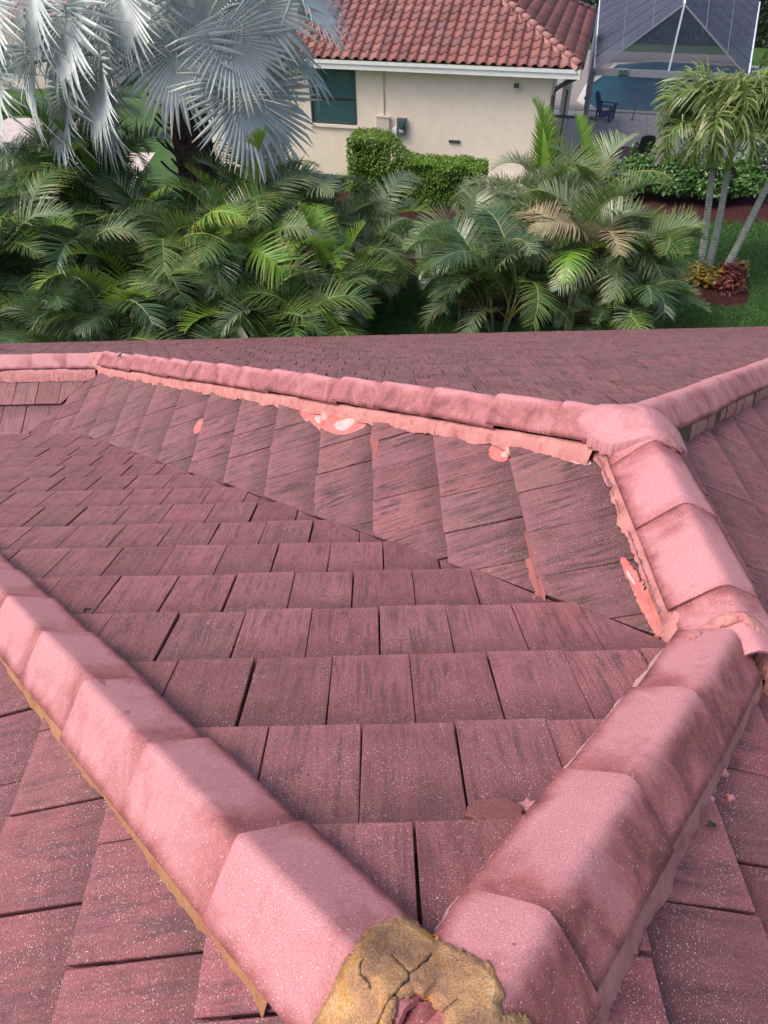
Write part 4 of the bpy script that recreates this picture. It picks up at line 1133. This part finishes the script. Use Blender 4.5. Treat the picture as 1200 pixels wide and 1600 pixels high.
for i, (x, y, rx, ry, h, lab) in enumerate(shr):
    o = shrub(x, y, rx, ry, h, lab, [M_CLUS], 1900, .155, group=GS, seed=i)
    for k in range(4):   # shoots
        a = i*2.1+k*1.7; mb = MB(); bx, by = x+cos(a)*rx*.5, y+sin(a)*ry*.5; hh = h+rng.uniform(.15, .45)
        mb.tube([(bx, by, h*.5), (bx+.03, by, hh)], [.014, .006], 5)
        mb.obj('shoot', M_CLUS, o)
        link('shoot_leaves', leafblob_mesh('shoot_leaves', [M_CLUS], 26, lambda r_, bx=bx, by=by, hh=hh, h=h: (V(bx+r_.gauss(0, .02), by+r_.gauss(0, .02), r_.uniform(h*.8, hh+.03)), V(r_.gauss(0, 1), r_.gauss(0, 1), .6)), .15, k+i*5, .5), o)
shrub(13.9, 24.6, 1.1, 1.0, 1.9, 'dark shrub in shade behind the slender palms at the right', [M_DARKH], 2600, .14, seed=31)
GC = 'crotons around the slender palm trunks'
for i, (x, y, h, lab, mt) in enumerate(((8.72, 17.75, .55, 'yellow and green croton at the left rim of the mulch circle', [M_CROT]), (9.1, 17.55, .5, 'croton in front of the middle trunk', [M_CROT]),
        (9.65, 17.6, .55, 'dark red croton right of the trunks', [M_CROTR]), (9.45, 17.2, .45, 'small red and yellow croton nearest the mulch front', [M_CROTR]), (9.95, 18.1, .5, 'croton behind the leaning trunk', [M_CROT]))):
    shrub(x, y, .36, .34, h, lab, mt, 420, .16, 'croton', 'shrub', GC, i+60, 1.2)
# far dark hedge behind the pool
fh = empty('tall_dark_hedge', (18, 51, 0), 'tall dark hedge behind the pool enclosure', 'hedge')
Mf = Matrix.Translation((17, 51.5, 0)) @ Matrix.Rotation(-radians(15), 4, 'Z')
link('foliage', leafblob_mesh('foliage', [M_DARKH], 16000, boxshape(34, 2.2, 4.6), .34, 8), fh, Mf)
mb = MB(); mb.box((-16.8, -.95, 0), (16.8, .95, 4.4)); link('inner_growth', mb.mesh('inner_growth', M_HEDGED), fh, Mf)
sh2 = empty('tall_side_hedge', (21.5, 34, 0), 'dark side hedge along the lawn at the upper right corner', 'hedge')
Ms = Matrix.Translation((25.0, 41, 0)) @ Matrix.Rotation(radians(75), 4, 'Z')
link('foliage', leafblob_mesh('foliage', [M_DARKH], 9000, boxshape(16, 1.8, 3.2), .26, 9), sh2, Ms)
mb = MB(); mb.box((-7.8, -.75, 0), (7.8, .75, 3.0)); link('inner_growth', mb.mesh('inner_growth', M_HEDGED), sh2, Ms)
shrub(21.2, 39.5, 1.6, 1.4, 2.3, 'lighter green rounded bush behind the slender palm crowns', [M_CLUS], 2600, .2, seed=77)

# ================================================================== neighbour's house
AH = radians(16); HU = V(-cos(AH), sin(AH), 0); HV = V(sin(AH), cos(AH), 0); HE = V(6.51, 24.62, 0)
def hw(u, v, z=0): return HE+HU*u+HV*v+V(0, 0, z)
def hbox(mb, u0, u1, v0, v1, z0, z1, mi=0):
    vs = [hw(u, v, z) for z in (z0, z1) for v in (v0, v1) for u in (u0, u1)]
    mb.add(vs, [(0, 1, 3, 2), (4, 6, 7, 5), (0, 4, 5, 1), (2, 3, 7, 6), (0, 2, 6, 4), (1, 5, 7, 3)], mi)
M_STUC = simple('cream_stucco', (.88, .745, .62), .9, .05, 3, .35)
M_WHITE = simple('white_trim', (.86, .84, .82), .5, .04)
M_BRONZE = simple('dark_bronze_metal', (.065, .068, .078), .45)
M_GLASS = NT('window_glass').fin((.05, .12, .12), .04, None, .9)
M_CURT = simple('teal_curtain', (.07, .17, .15), .8, .2, 3)
house = empty('cream_house', HE, 'cream stucco house with a red barrel tile roof and white eave board', 'house')
RS = .45; UL = 14.5; VL = 10.6; ZE = 3.80
# walls with a window opening
def wallseg(u0, u1, z0, z1, v=.45, th_=.2):
    mb = MB(); hbox(mb, u0, u1, v, v+th_, z0, z1); return mb.obj('wall', M_STUC, house)
WU0, WU1, WZ0, WZ1 = 7.45, 9.15, 1.72, 3.40
wallseg(.80, WU0, 0, 3.62); wallseg(WU1, 14.0, 0, 3.62); wallseg(WU0, WU1, 0, WZ0); wallseg(WU0, WU1, WZ1, 3.62)
mb = MB(); hbox(mb, .80, 1.0, .65, 3.4, 0, 3.62); mb.obj('wall', M_STUC, house)
mb = MB(); hbox(mb, .45, .65, 5.4, 10.2, 0, 3.62); mb.obj('wall', M_STUC, house)
mb = MB(); hbox(mb, 1.5, 1.7, 3.2, 5.4, 0, 3.62); mb.obj('wall', M_STUC, house)
mb = MB(); hbox(mb, 13.8, 14.0, .65, 10.2, 0, 3.62); mb.obj('wall', M_STUC, house)
# soffit, fascia
mb = MB(); hbox(mb, .02, UL-.02, .03, .45, 3.52, 3.55); hbox(mb, .03, .8, .45, VL, 3.52, 3.55); mb.obj('soffit', M_WHITE, house)
mb = MB(); hbox(mb, .0, UL, .0, .03, 3.50, 3.74); hbox(mb, .0, UL, -.035, 0, 3.66, 3.76); hbox(mb, -.03, 0, -.035, .9, 3.50, 3.76); mb.obj('fascia', M_WHITE, house)
mb = MB(); hbox(mb, -.09, -.0, .9, VL, 3.60, 3.76); mb.obj('gutter', M_BRONZE, house)
# window
wf = MB(); f = .055
for a in ((WU0, WU1, WZ0, WZ0+f), (WU0, WU1, WZ1-f, WZ1), (WU0, WU0+f, WZ0+f, WZ1-f), (WU1-f, WU1, WZ0+f, WZ1-f), (WU0+f, WU1-f, 2.53, 2.59)):
    hbox(wf, a[0], a[1], .43, .50, a[2], a[3])
win = wf.obj('window', M_BRONZE, house)
mb = MB(); hbox(mb, WU0+f, WU1-f, .475, .485, WZ0+f, 2.53); mb.obj('pane', M_GLASS, win)
mb = MB(); hbox(mb, WU0+f, WU1-f, .460, .470, 2.59, WZ1-f); mb.obj('pane', M_GLASS, win)
mb = MB()
for k in range(60):
    u0 = WU0+f+(WU1-WU0-2*f)*k/60; u1 = WU0+f+(WU1-WU0-2*f)*(k+1)/60
    w0 = .56+.02*sin(k*1.3); w1 = .56+.02*sin((k+1)*1.3); mb.add([hw(u0, w0, WZ0), hw(u1, w1, WZ0), hw(u1, w1, WZ1), hw(u0, w0, WZ1)], [(0, 1, 2, 3)])
mb.obj('curtain', M_CURT, win)
mb = MB()
for k in range(20):
    z = WZ0+.08+k*.075; hbox(mb, WU0+f, WU1-f, .515, .545, z, z+.008)
mb.obj('blind', M_BRONZE, win)
mb = MB(); hbox(mb, WU0-.06, WU1+.06, .38, .45, WZ0-.10, WZ0-.01); mb.obj('sill', M_STUC, win)
# downpipe with elbows
mb = MB(); pr = .072
mb.tube([hw(.02, .95, 3.62), hw(.02, .80, 3.42), hw(.45, .42, 3.28), hw(.66, .36, 3.15), hw(.72, .36, 2.95), hw(.72, .36, .15), hw(.72, .2, .05)], pr, 8); mb.obj('downpipe', M_BRONZE, house)
for z in (1.0, 2.5):
    mb = MB(); hbox(mb, .64, .80, .34, .45, z, z+.05); mb.obj('bracket', M_BRONZE, house)
# electrical box, conduit, meter, junction box
M_BOX = simple('painted_box', (.66, .55, .50), .55, .05); M_METER = simple('meter_grey', (.10, .12, .15), .5)
mb = MB(); hbox(mb, 6.22, 6.70, .33, .45, 1.42, 2.06); hbox(mb, 6.20, 6.72, .30, .36, 2.04, 2.09); hbox(mb, 6.24, 6.68, .318, .33, 1.46, 2.02); mb.obj('electrical_panel', M_BOX, house)
mb = MB(); mb.tube([hw(6.45, .42, 2.09), hw(6.45, .42, 3.50)], .022, 8); mb.obj('conduit', M_BOX, house)
mb = MB(); hbox(mb, 5.98, 6.13, .37, .45, 1.42, 1.72); mb.obj('junction_box', M_WHITE, house)
mb = MB(); hbox(mb, 5.63, 5.95, .30, .45, 1.55, 2.05); me_o = mb.obj('electric_meter', M_METER, house)
mb = MB(); c0 = hw(5.79, .30, 1.88); mb.tube([c0, c0-HV*.07], .10, 16); mb.obj('dial', M_GLASS, me_o)
mb = MB(); hbox(mb, 5.72, 5.86, .285, .30, 1.62, 1.70); mb.obj('label_plate', M_BOX, me_o)
mb = MB(); mb.tube([hw(5.8, .38, 1.55), hw(5.8, .38, 1.42), hw(5.92, .38, 1.36), hw(6.05, .38, 1.42)], .02, 6); mb.tube([hw(5.98, .40, 1.42), hw(5.98, .40, .2)], .025, 6); mb.obj('cable', M_BRONZE, house)
# wall lamp
mb = MB(); hbox(mb, 1.88, 2.00, .36, .45, 3.05, 3.22); la = mb.obj('wall_lamp', M_WHITE, house)
mb = MB(); hbox(mb, 1.86, 2.02, .26, .36, 3.14, 3.26); mb.obj('lamp_head', M_BRONZE, la)
# vent strip behind hedge
mb = MB(); hbox(mb, 3.7, 4.1, .40, .45, 1.36, 1.44); mb.obj('vent', M_BRONZE, house)

# roof: hipped, run 0.45
M_BAR = None
def mat_barrel():
    t = NT('terracotta_barrel'); c = t.objc(); r = t.orand(); isl = t.geo().outputs['Random Per Island']
    k = t.math('FRACT', t.math('ADD', r, isl))
    b = t.ramp(k, [(.0, (.15, .048, .046)), (.25, (.23, .070, .060)), (.5, (.28, .096, .080)), (.7, (.165, .064, .066)), (.85, (.31, .120, .100)), (1, (.24, .078, .064))])
    b = t.mix(t.ramp(t.noise(c, 3, 5, .65), [(.42, 0), (.7, .6)]), b, (.095, .058, .068))
    b = t.mix(t.ramp(t.noise(c, 22, 4, .7), [(.5, 0), (.8, .5)]), b, (.34, .17, .155))
    return t.fin(b, .6, t.bump(t.noise(c, 60, 3), .3, .01), .4)
M_BAR = mat_barrel()
TW, TE = .325, .405
def barrel_mesh():
    mb = MB(); n = 12; L = TE+.05
    prof = []
    for i in range(n+1):
        u = i/n; x = (u-.5)*(TW*1.04)
        if u < .40: z = .012-.012*sin(pi*u/.40)
        else: z = .085*sin(pi*(u-.40)/.60)**.8
        prof.append((x, z))
    for (y, lift) in ((0, .034), (L, .0)):
        for x, z in prof: mb.v.append((x, y, z+lift))
    for x, z in prof: mb.v.append((x, 0, z+.034-.022))
    for i in range(n):
        mb.f.append((i, i+1, n+1+i+1, n+1+i)); mb.f.append((i, 2*(n+1)+i, 2*(n+1)+i+1, i+1)); mb.mi += [0, 0]
    return mb.mesh('barrel_tile', M_BAR, True)
BT = barrel_mesh()
place_list = []
def slope_tiles(o, ax, inn, width, limit):
    """o: eave start; ax: along eave; inn: inwards plan"""
    up = (inn+V(0, 0, RS)).normalized(); nrm = ax.cross(up).normalized()
    if nrm.z < 0: axx = -ax; nrm = axx.cross(up)
    else: axx = ax
    cs = 1/sqrt(1+RS*RS); rows = int((VL/2)/(TE*cs))
    for rr in range(rows):
        d = rr*TE*cs; n0 = int(math.ceil((d+.05)/TW)); n1 = int((width-(d if limit else 0)-.05)/TW)
        for k in range(n0, n1):
            P = o+ax*((k+.5)*TW)+inn*(d-.03)+V(0, 0, ZE-.02+RS*d)
            Mx = Matrix((axx, up, nrm)).transposed().to_4x4()@Matrix.Rotation(rng.uniform(-.012, .012), 4, 'Z'); Mx.translation = P
            q = proj(P+up*.2)
            vis = 0
            if q and -10 < q[0] < FW+10 and -15 < q[1] < FH: vis = 1e4/q[2]
            place_list.append((vis, Mx))
slope_tiles(HE, HU, HV, UL, True)
slope_tiles(HE, HV, HU, VL, True)
place_list.sort(key=lambda a: -a[0])
mb = MB()
for k, (vis, Mx) in enumerate(place_list):
    if k < 300 and vis > 0: link('barrel_tile', BT, house, Mx)
    else: mb.add([Mx @ v.co for v in BT.vertices], [tuple(p.vertices) for p in BT.polygons])
tag(mb.obj('other_barrel_tiles', M_BAR, house, True), kind='stuff')
hv = VL/2
def rp(u, v, z=0): return hw(u, v, ZE-.03+z)
mb = MB(); zt = RS*hv
A_, B_, C_, D_, E_, F_ = rp(.02, .02), rp(UL, .02), rp(UL, VL), rp(.02, VL), rp(hv, hv, zt), rp(UL-hv, hv, zt)
mb.add([A_, B_, C_, D_, E_, F_], [(0, 1, 5, 4), (1, 2, 5), (2, 3, 4, 5), (3, 0, 4)]); mb.obj('roof_slope', M_UNDER, house)
# hip caps, half round
M_BARC = simple('terracotta_ridge', (.30, .125, .115), .6, .3, 5)
def hipcap_mesh():
    mb = MB(); n = 8; L = .44
    for (y, ra, l) in ((0, .125, .03), (L, .10, 0)):
        for i in range(n+1):
            a = pi*i/n; mb.v.append((ra*cos(a), y, ra*.85*sin(a)+l))
    for i in range(n+1):
        a = pi*i/n; mb.v.append((.105*cos(a), 0, .085*sin(a)+.03))
    for i in range(n): mb.f += [(i, i+1, n+2+i, n+1+i), (i, 2*n+2+i, 2*n+3+i, i+1)]; mb.mi += [0, 0]
    return mb.mesh('hip_cap', M_BARC, True)
HC = hipcap_mesh()
def hipline(a, b):
    d = (b-a); L = d.length; d.normalize(); n = int(L/.39); side = d.cross(V(0, 0, 1)).normalized(); up = side.cross(d)
    bed = MB()
    for s_ in (-1, 1):
        bed.add([a+side*s_*.16+V(0, 0, -.02), a+side*s_*.07+V(0, 0, .11), b+side*s_*.07+V(0, 0, .11), b+side*s_*.16+V(0, 0, -.02)], [(0, 1, 2, 3)])
    bed.add([a+side*.16+V(0, 0, -.02), a+side*.07+V(0, 0, .11), a-side*.07+V(0, 0, .11), a-side*.16+V(0, 0, -.02)], [(0, 1, 2, 3)])
    bed.obj('hip_bedding', M_BARC, house)
    for k in range(n):
        Mx = Matrix((side, d, up)).transposed().to_4x4(); Mx.translation = a+d*(k*.39)+V(0, 0, .09); link('hip_cap', HC, house, Mx)
hipline(A_, E_); hipline(D_, E_); hipline(E_, F_)
# lanai door frame between the wall corner and the screen
M_FRAME = simple('bronze_screen_frame', (.22, .22, .26), .45, .06)
mb = MB()
for (u0, u1, z0, z1) in ((.30, .36, 0, 2.95), (.36, .74, 2.12, 2.2), (-.98, .30, 2.12, 2.2), (.70, .76, 0, 2.9)):
    hbox(mb, u0, u1, 1.2, 1.26, z0, z1)
mb.obj('door_frame', M_BRONZE, house)

# ================================================================== pool terrace and enclosure
CL = V(8.147, 28.452, 0); CR = V(13.006, 27.01, 0)
cu = (CR-CL); CWD = cu.length; cu.normalize(); cv = V(-cu.y, cu.x, 0)
def cw_(s, t, z=0): return CL+cu*s+cv*t+V(0, 0, z)
M_DECK = None
def mat_deck():
    t = NT('pool_deck_stone'); c = t.objc()
    b = t.mix(t.ramp(t.noise(c, 2.5, 5), [(.3, 0), (.7, 1)]), (.54, .50, .51), (.66, .62, .62))
    return t.fin(b, .7, t.bump(t.noise(c, 20, 4), .2, .01), .4)
M_DECK = mat_deck()
SD, NDP = 7.2, 21.0
mb = MB(); mb.add([cw_(-4.5, -.25, .03), cw_(CWD+.15, -.25, .03), cw_(CWD+.15+2.2, NDP, .03), cw_(-4.5, NDP, .03)], [(0, 1, 2, 3)])
tag(mb.obj('pool_terrace', M_UNDER if False else simple('terrace_joint', (.22, .20, .20), .9)), kind='structure')
deck = bpy.data.objects['pool_terrace']
# slabs
tb = MB()
for i in range(-3, 6):
    for j in range(0, 9):
        s0, s1, t0, t1 = i*1.22+.01, (i+1)*1.22-.01, -.2+j*1.02+.01, -.2+(j+1)*1.02-.01
        if t0 > 6.6: continue
        m_ = MB(); z0, z1 = .031, .05+rng.uniform(-.002, .002)
        vs = [cw_(s, t, z) for z in (z0, z1) for t in (t0, t1) for s in (s0, s1)]
        m_.add(vs, [(4, 5, 7, 6), (0, 1, 5, 4), (2, 6, 7, 3), (0, 4, 6, 2), (1, 3, 7, 5)]); m_.obj('paving_slab', M_DECK, deck)
def mat_water():
    t = NT('pool_water_surface'); c = t.objc()
    nb = t.bump(t.noise(t.mapping(c, (1, 1.6, 1)), 3.2, 4, .6, .6), .35, .05)
    b = t.mix(t.ramp(t.noise(c, .35, 2), [(.3, 0), (.7, 1)]), (.028, .115, .185), (.05, .165, .245))
    return t.fin(b, .06, nb, .6)
M_WATER = mat_water()
pw = [cw_(2.0-.3, 6.9), cw_(9.5, 6.9), cw_(10.5, 13), cw_(10.3, 18.8), cw_(1.2, 18.8), cw_(.9, 12.0), cw_(.35, 10.2)]
pw = [CL+cu*s+cv*t for s, t in ((.15, 7.4), (8.2, 7.4), (9.2, 12), (8.8, 17.6), (3.2, 18.2), (.9, 17.0), (-.3, 12.0), (-.5, 9.0))]
mb = MB(); mb.add([p+V(0, 0, .045) for p in pw], [tuple(range(len(pw)))]); tag(mb.obj('pool_water', M_WATER), kind='structure')
ctr = sum(pw, V(0, 0, 0))/len(pw)
mb = MB(); n = len(pw)
out = [ctr+(p-ctr)*1.07 for p in pw]
mb.add([p+V(0, 0, .09) for p in pw]+[p+V(0, 0, .09) for p in out]+[p+V(0, 0, .03) for p in pw]+[p+V(0, 0, .03) for p in out],
       [(i, (i+1) % n, n+(i+1) % n, n+i) for i in range(n)]+[(i, 2*n+i, 2*n+(i+1) % n, (i+1) % n) for i in range(n)]+[(n+i, n+(i+1) % n, 3*n+(i+1) % n, 3*n+i) for i in range(n)])
tag(mb.obj('pool_coping', simple('coping', (.52, .50, .50), .6)), kind='structure')
flat('brown_mat', [tuple(cw_(.3, .3)[:2]), tuple(cw_(2.3, .3)[:2]), tuple(cw_(2.3, 1.9)[:2]), tuple(cw_(.3, 1.9)[:2])], .062, simple('mat_brown', (.13, .065, .07), .9), None, .01)
tag(bpy.data.objects['brown_mat'], 'dark reddish brown mat on the terrace just inside the screen', 'mat'); del_k = bpy.data.objects['brown_mat']
if 'kind' in del_k: del del_k['kind']

def mat_screen(name, fac, col):
    t = NT(name); c = t.objc()
    tr = t.n('ShaderNodeBsdfTransparent')
    df = t.n('ShaderNodeBsdfDiffuse')
    f = t.mix(t.ramp(t.noise(t.mapping(c, (1, 1, 1)), 1.3, 4, .6), [(.3, 0), (.7, 1)]), tuple(x*.85 for x in col), tuple(min(1, x*1.2) for x in col))
    t.l(f, df.inputs[0])
    mx = t.n('ShaderNodeMixShader'); mx.inputs[0].default_value = fac
    t.l(tr.outputs[0], mx.inputs[1]); t.l(df.outputs[0], mx.inputs[2]); t.l(mx.outputs[0], t.out.inputs[0]); return t.m
M_SCR = mat_screen('insect_screen_roof', .74, (.082, .090, .132)); M_SCRW = mat_screen('insect_screen_wall', .42, (.075, .09, .14))
cage = empty('pool_enclosure', CL, 'gabled screened pool enclosure with dark mesh panels and a pale king post', 'pool enclosure')
HB, HA, CD = 2.95, 4.95, 17.5
def beam(a, b, w=.06, h=.10, mat=M_FRAME, name='frame_beam', up=V(0, 0, 1)):
    d = (b-a).normalized(); s_ = d.cross(up)
    if s_.length < .01: s_ = d.cross(cv)
    s_.normalize(); q = s_.cross(d); mb = MB()
    vs = [p+s_*x*w/2+q*z*h/2 for p in (a, b) for x, z in ((-1, -1), (1, -1), (1, 1), (-1, 1))]
    mb.add(vs, [(0, 1, 5, 4), (1, 2, 6, 5), (2, 3, 7, 6), (3, 0, 4, 7), (3, 2, 1, 0), (4, 5, 6, 7)]); return mb.obj(name, mat, cage)
M_PALEF = simple('pale_frame', (.60, .62, .68), .45, .05); M_SCRF = simple('dark_rafter', (.065, .07, .10), .5); M_MIDF = simple('mid_grey_frame', (.15, .16, .21), .45, .05)
Lx, Rx = -.12, CWD
mid = (Lx+Rx)/2-.05
beam(cw_(Lx-.08, 0, HB), cw_(Rx+.05, 0, HB), .10, .22)
beam(cw_(Lx, 0, 0), cw_(Lx, 0, HB), .12, .10, name='post'); beam(cw_(Rx-.05, 0, 0), cw_(Rx-.05, 0, HB), .40, .12, name='post')
beam(cw_(mid, 0, HB+.1), cw_(mid, 0, HA), .06, .05, M_PALEF, name='king_post')
SPR = .13   # enclosure widens towards the back
def bl(t, z): return cw_(Lx-SPR*.25*t, t, z)
def br(t, z): return cw_(Rx+SPR*t, t, z)
def bm(t, z): return cw_(mid+SPR*.4*t, t, z)
NB = 7
for k in range(NB+1):
    t = CD*k/NB
    if k:
        for p in (bl, br): beam(p(t, 0), p(t, HB), .06, .06, name='post')
    beam(bl(t, HB), bm(t, HA), .035, .05, M_SCRF if k else M_FRAME, name='rafter'); beam(bm(t, HA), br(t, HB), .035, .05, M_SCRF if k else M_FRAME, name='rafter')
beam(bm(0, HA), bm(CD, HA), .07, .07, M_PALEF, 'ridge_beam')
beam(bl(0, HB), bl(CD, HB), .05, .05, M_PALEF, 'eave_beam'); beam(br(0, HB), br(CD, HB), .06, .06, M_PALEF, 'eave_beam')
beam(bl(CD, HB), br(CD, HB), .06, .1)
for k in range(1, 3):
    f = k/3
    for p in (bl, br): beam(p(0, HB).lerp(bm(0, HA), f), p(CD, HB).lerp(bm(CD, HA), f), .02, .02, M_MIDF, 'purlin')
def screen(pts, mat, name='screen_panel'):
    mb = MB(); mb.add(pts, [tuple(range(len(pts)))]); return mb.obj(name, mat, cage)
for k in range(NB):
    t0, t1 = CD*k/NB, CD*(k+1)/NB
    for p in (bl, br):
        screen([p(t0, HB), bm(t0, HA), bm(t1, HA), p(t1, HB)], M_SCR)
    screen([br(t0, .1), br(t0, HB), br(t1, HB), br(t1, .1)], M_SCRW)
screen([bl(0, HB+.1), bm(0, HB+.1), bm(0, HA)], M_SCRW); screen([bm(0, HB+.1), br(0, HB+.1), bm(0, HA)], M_SCRW)
screen([bl(0, .1), cw_(mid, 0, .1), cw_(mid, 0, HB), bl(0, HB)], M_SCRW); screen([cw_(mid, 0, .1), br(0, .1), br(0, HB), cw_(mid, 0, HB)], M_SCRW)
screen([bl(CD, .1), br(CD, .1), br(CD, HB), bl(CD, HB)], M_SCRW)
# flood light on the beam
fl = empty('flood_light', cw_(.95, -.06, HB), 'small grey flood light fixed on the enclosure beam', 'lamp')
mb = MB(); Mq = Matrix.Translation(cw_(.88, -.02, HB-.02)) @ Matrix.Rotation(-.28, 4, 'Z'); mb.box((-.16, -.16, -.02), (.16, .03, .15), 0, Mq); mb.obj('housing', simple('lamp_grey', (.16, .18, .22), .4), fl)
mb = MB(); mb.box((-.13, -.172, .0), (.13, -.162, .13), 0, Mq); mb.obj('lens', M_GLASS, fl)

# adirondack chairs
M_NAVY = simple('navy_plastic', (.012, .035, .19), .45, .1)
def adirondack(loc, rz, label):
    root = empty('adirondack_chair', loc, label, 'chair', 'navy blue garden chairs by the pool')
    Mx = Matrix.Translation(loc) @ Matrix.Rotation(rz, 4, 'Z')
    def part(name, boxes):
        mb = MB()
        for a, b, rx_ in boxes:
            M2 = Mx @ (rx_ if rx_ is not None else Matrix.Identity(4)); mb.box(a, b, 0, M2)
        return mb.obj(name, M_NAVY, root)
    # local: front is -y
    sr = Matrix.Translation((0, -.28, .40)) @ Matrix.Rotation(radians(-14), 4, 'X')
    for k in range(6): part('seat_slat', [((-.27, k*.088, -.012), (.27, k*.088+.078, .010), sr)])
    br_ = Matrix.Translation((0, .22, .26)) @ Matrix.Rotation(radians(-22), 4, 'X')
    for k, hh in zip(range(-2, 3), (.72, .82, .86, .82, .72)):
        M2 = br_ @ Matrix.Rotation(k*radians(4.0), 4, 'Y')
        mb = MB(); x0 = k*.108-.050; x1 = k*.108+.050; N = 5; vs = []
        top = [(x0+(x1-x0)*i/N, hh+.035*sin(pi*i/N)) for i in range(N+1)]
        ol = [(x0, 0), (x1, 0)]+top[::-1]; n = len(ol)
        vs = [Mx @ M2 @ V(x, y, z) for y in (-.012, .012) for x, z in ol]
        mb.add(vs, [tuple(range(n)), tuple(range(2*n-1, n-1, -1))]+[(i, n+i, n+(i+1) % n, (i+1) % n) for i in range(n)]); mb.obj('back_slat', M_NAVY, root)
    for s_ in (-1, 1):
        x = s_*.33
        part('armrest', [((x-.075, -.38, .60), (x+.075, .36, .625), None)])
        part('leg', [((x-.02, -.34, 0), (x+.02, -.22, .60), None)])
        lr = Matrix.Translation((x*.88, -.30, .38)) @ Matrix.Rotation(radians(-24), 4, 'X')
        part('leg', [((-.018, 0, -.10), (.018, .88, .0), lr)])
        part('arm_support', [((x-.02, .28, .12), (x+.02, .34, .60), None)])
    part('back_rail', [((-.36, .30, .44), (.36, .33, .52), None)])
    return root
adirondack(V(10.36, 33.75, .05), radians(60), 'navy blue adirondack chair standing clear beside the pool edge')
adirondack(V(13.9, 33.5, .05), radians(100), 'navy blue adirondack chair half hidden behind the palm fronds')
# small pole at the pool edge
po = empty('pool_rail', (11.6, 33.6, .05), 'thin grey metal pole standing at the near pool edge', 'pole')
mb = MB(); mb.tube([(11.55, 33.6, .04), (11.62, 33.6, 1.05)], .03, 8); mb.obj('pole', M_FRAME, po)
mb = MB(); mb.tube([(11.55, 33.6, .04), (11.55, 33.6, .08)], .09, 10); mb.obj('base_plate', M_FRAME, po)
# patio chairs just behind the shrubs (only their dark backs show)
M_BLACK = simple('black_wicker', (.012, .013, .022), .6)
def patio_chair(loc, rz, label):
    root = empty('patio_chair', loc, label, 'chair', 'dark patio chairs behind the shrubs')
    Mx = Matrix.Translation(loc) @ Matrix.Rotation(rz, 4, 'Z')
    def part(name, a, b, R=None):
        mb = MB(); mb.box(a, b, 0, Mx @ R if R is not None else Mx); return mb.obj(name, M_BLACK, root)
    part('seat', (-.26, -.26, .38), (.26, .26, .46))
    Rb = Matrix.Translation((0, -.26, .42)) @ Matrix.Rotation(radians(10), 4, 'X')
    mb = MB(); n = 10; ol = [(-.27, 0), (.27, 0)]+[(.27*cos(pi*i/n), .50+.10*sin(pi*i/n)) for i in range(n+1)]; k = len(ol)
    mb.add([Mx @ Rb @ V(x, y, z) for y in (-.025, .025) for x, z in ol], [tuple(range(k)), tuple(range(2*k-1, k-1, -1))]+[(i, k+i, k+(i+1) % k, (i+1) % k) for i in range(k)])
    mb.obj('backrest', M_BLACK, root)
    for sx in (-1, 1):
        for sy in (-1, 1): part('leg', (sx*.24-.02, sy*.24-.02, 0), (sx*.24+.02, sy*.24+.02, .40))
        part('armrest', (sx*.28-.03, -.26, .62), (sx*.28+.03, .24, .65)); part('arm_support', (sx*.28-.02, .18, .42), (sx*.28+.02, .22, .62))
    return root
patio_chair(V(10.30, 27.95, .05), -.1, 'dark patio chair showing above the middle shrub')
patio_chair(V(12.25, 27.9, .05), .15, 'dark patio chair behind the hanging palm fronds')
# pale slabs on the ground at the wall corner
M_PAD = simple('white_concrete', (.66, .67, .70), .7)
for (s_, lab) in ((3.05, 'white concrete pad on the ground at the hedge end'), (1.75, 'white concrete pad nearer the downpipe')):
    mb = MB(); hbox(mb, s_-.55, s_+.55, -.30, .35, .0, .07); o = mb.obj('concrete_pad', M_PAD); tag(o, lab, 'slab', 'white pads by the cream wall')

# ================================================================== far left background: driveway and house across the way
flat('driveway', [(-30, 31), (-12.5, 31), (-12.5, 36.2), (-30, 36.2)], .008, simple('pink_pavers', (.46, .37, .36), .85, .12, 2))
flat('driveway', [(-12.5, 24), (-8.9, 24), (-8.9, 30.5), (-12.5, 30.5)], .012, simple('pale_pavers', (.50, .42, .40), .85, .12, 2))
fhse = empty('far_house', (-22, 46, 0), 'pale house with a tiled roof seen through the silver palm at the upper left', 'house')
mb = MB(); mb.box((-34, 42, 0), (-13.5, 52, 3.1)); mb.obj('wall', M_STUC, fhse)
mb = MB(); mb.add([(-34.5, 41.5, 3.1), (-13, 41.5, 3.1), (-13, 52.5, 3.1), (-34.5, 52.5, 3.1), (-29, 47, 5.4), (-18.5, 47, 5.4)], [(0, 1, 5, 4), (1, 2, 5), (2, 3, 4, 5), (3, 0, 4), (0, 3, 2, 1)]); mb.obj('roof', M_BARC, fhse)
for x in (-31, -25.5, -20, -16):
    mb = MB(); mb.box((x, 41.93, .9), (x+1.5, 42.02, 2.3)); w_ = mb.obj('window', M_WHITE, fhse)
    mb = MB(); mb.box((x+.08, 41.90, .98), (x+1.42, 41.92, 2.22)); mb.obj('pane', M_GLASS, w_)
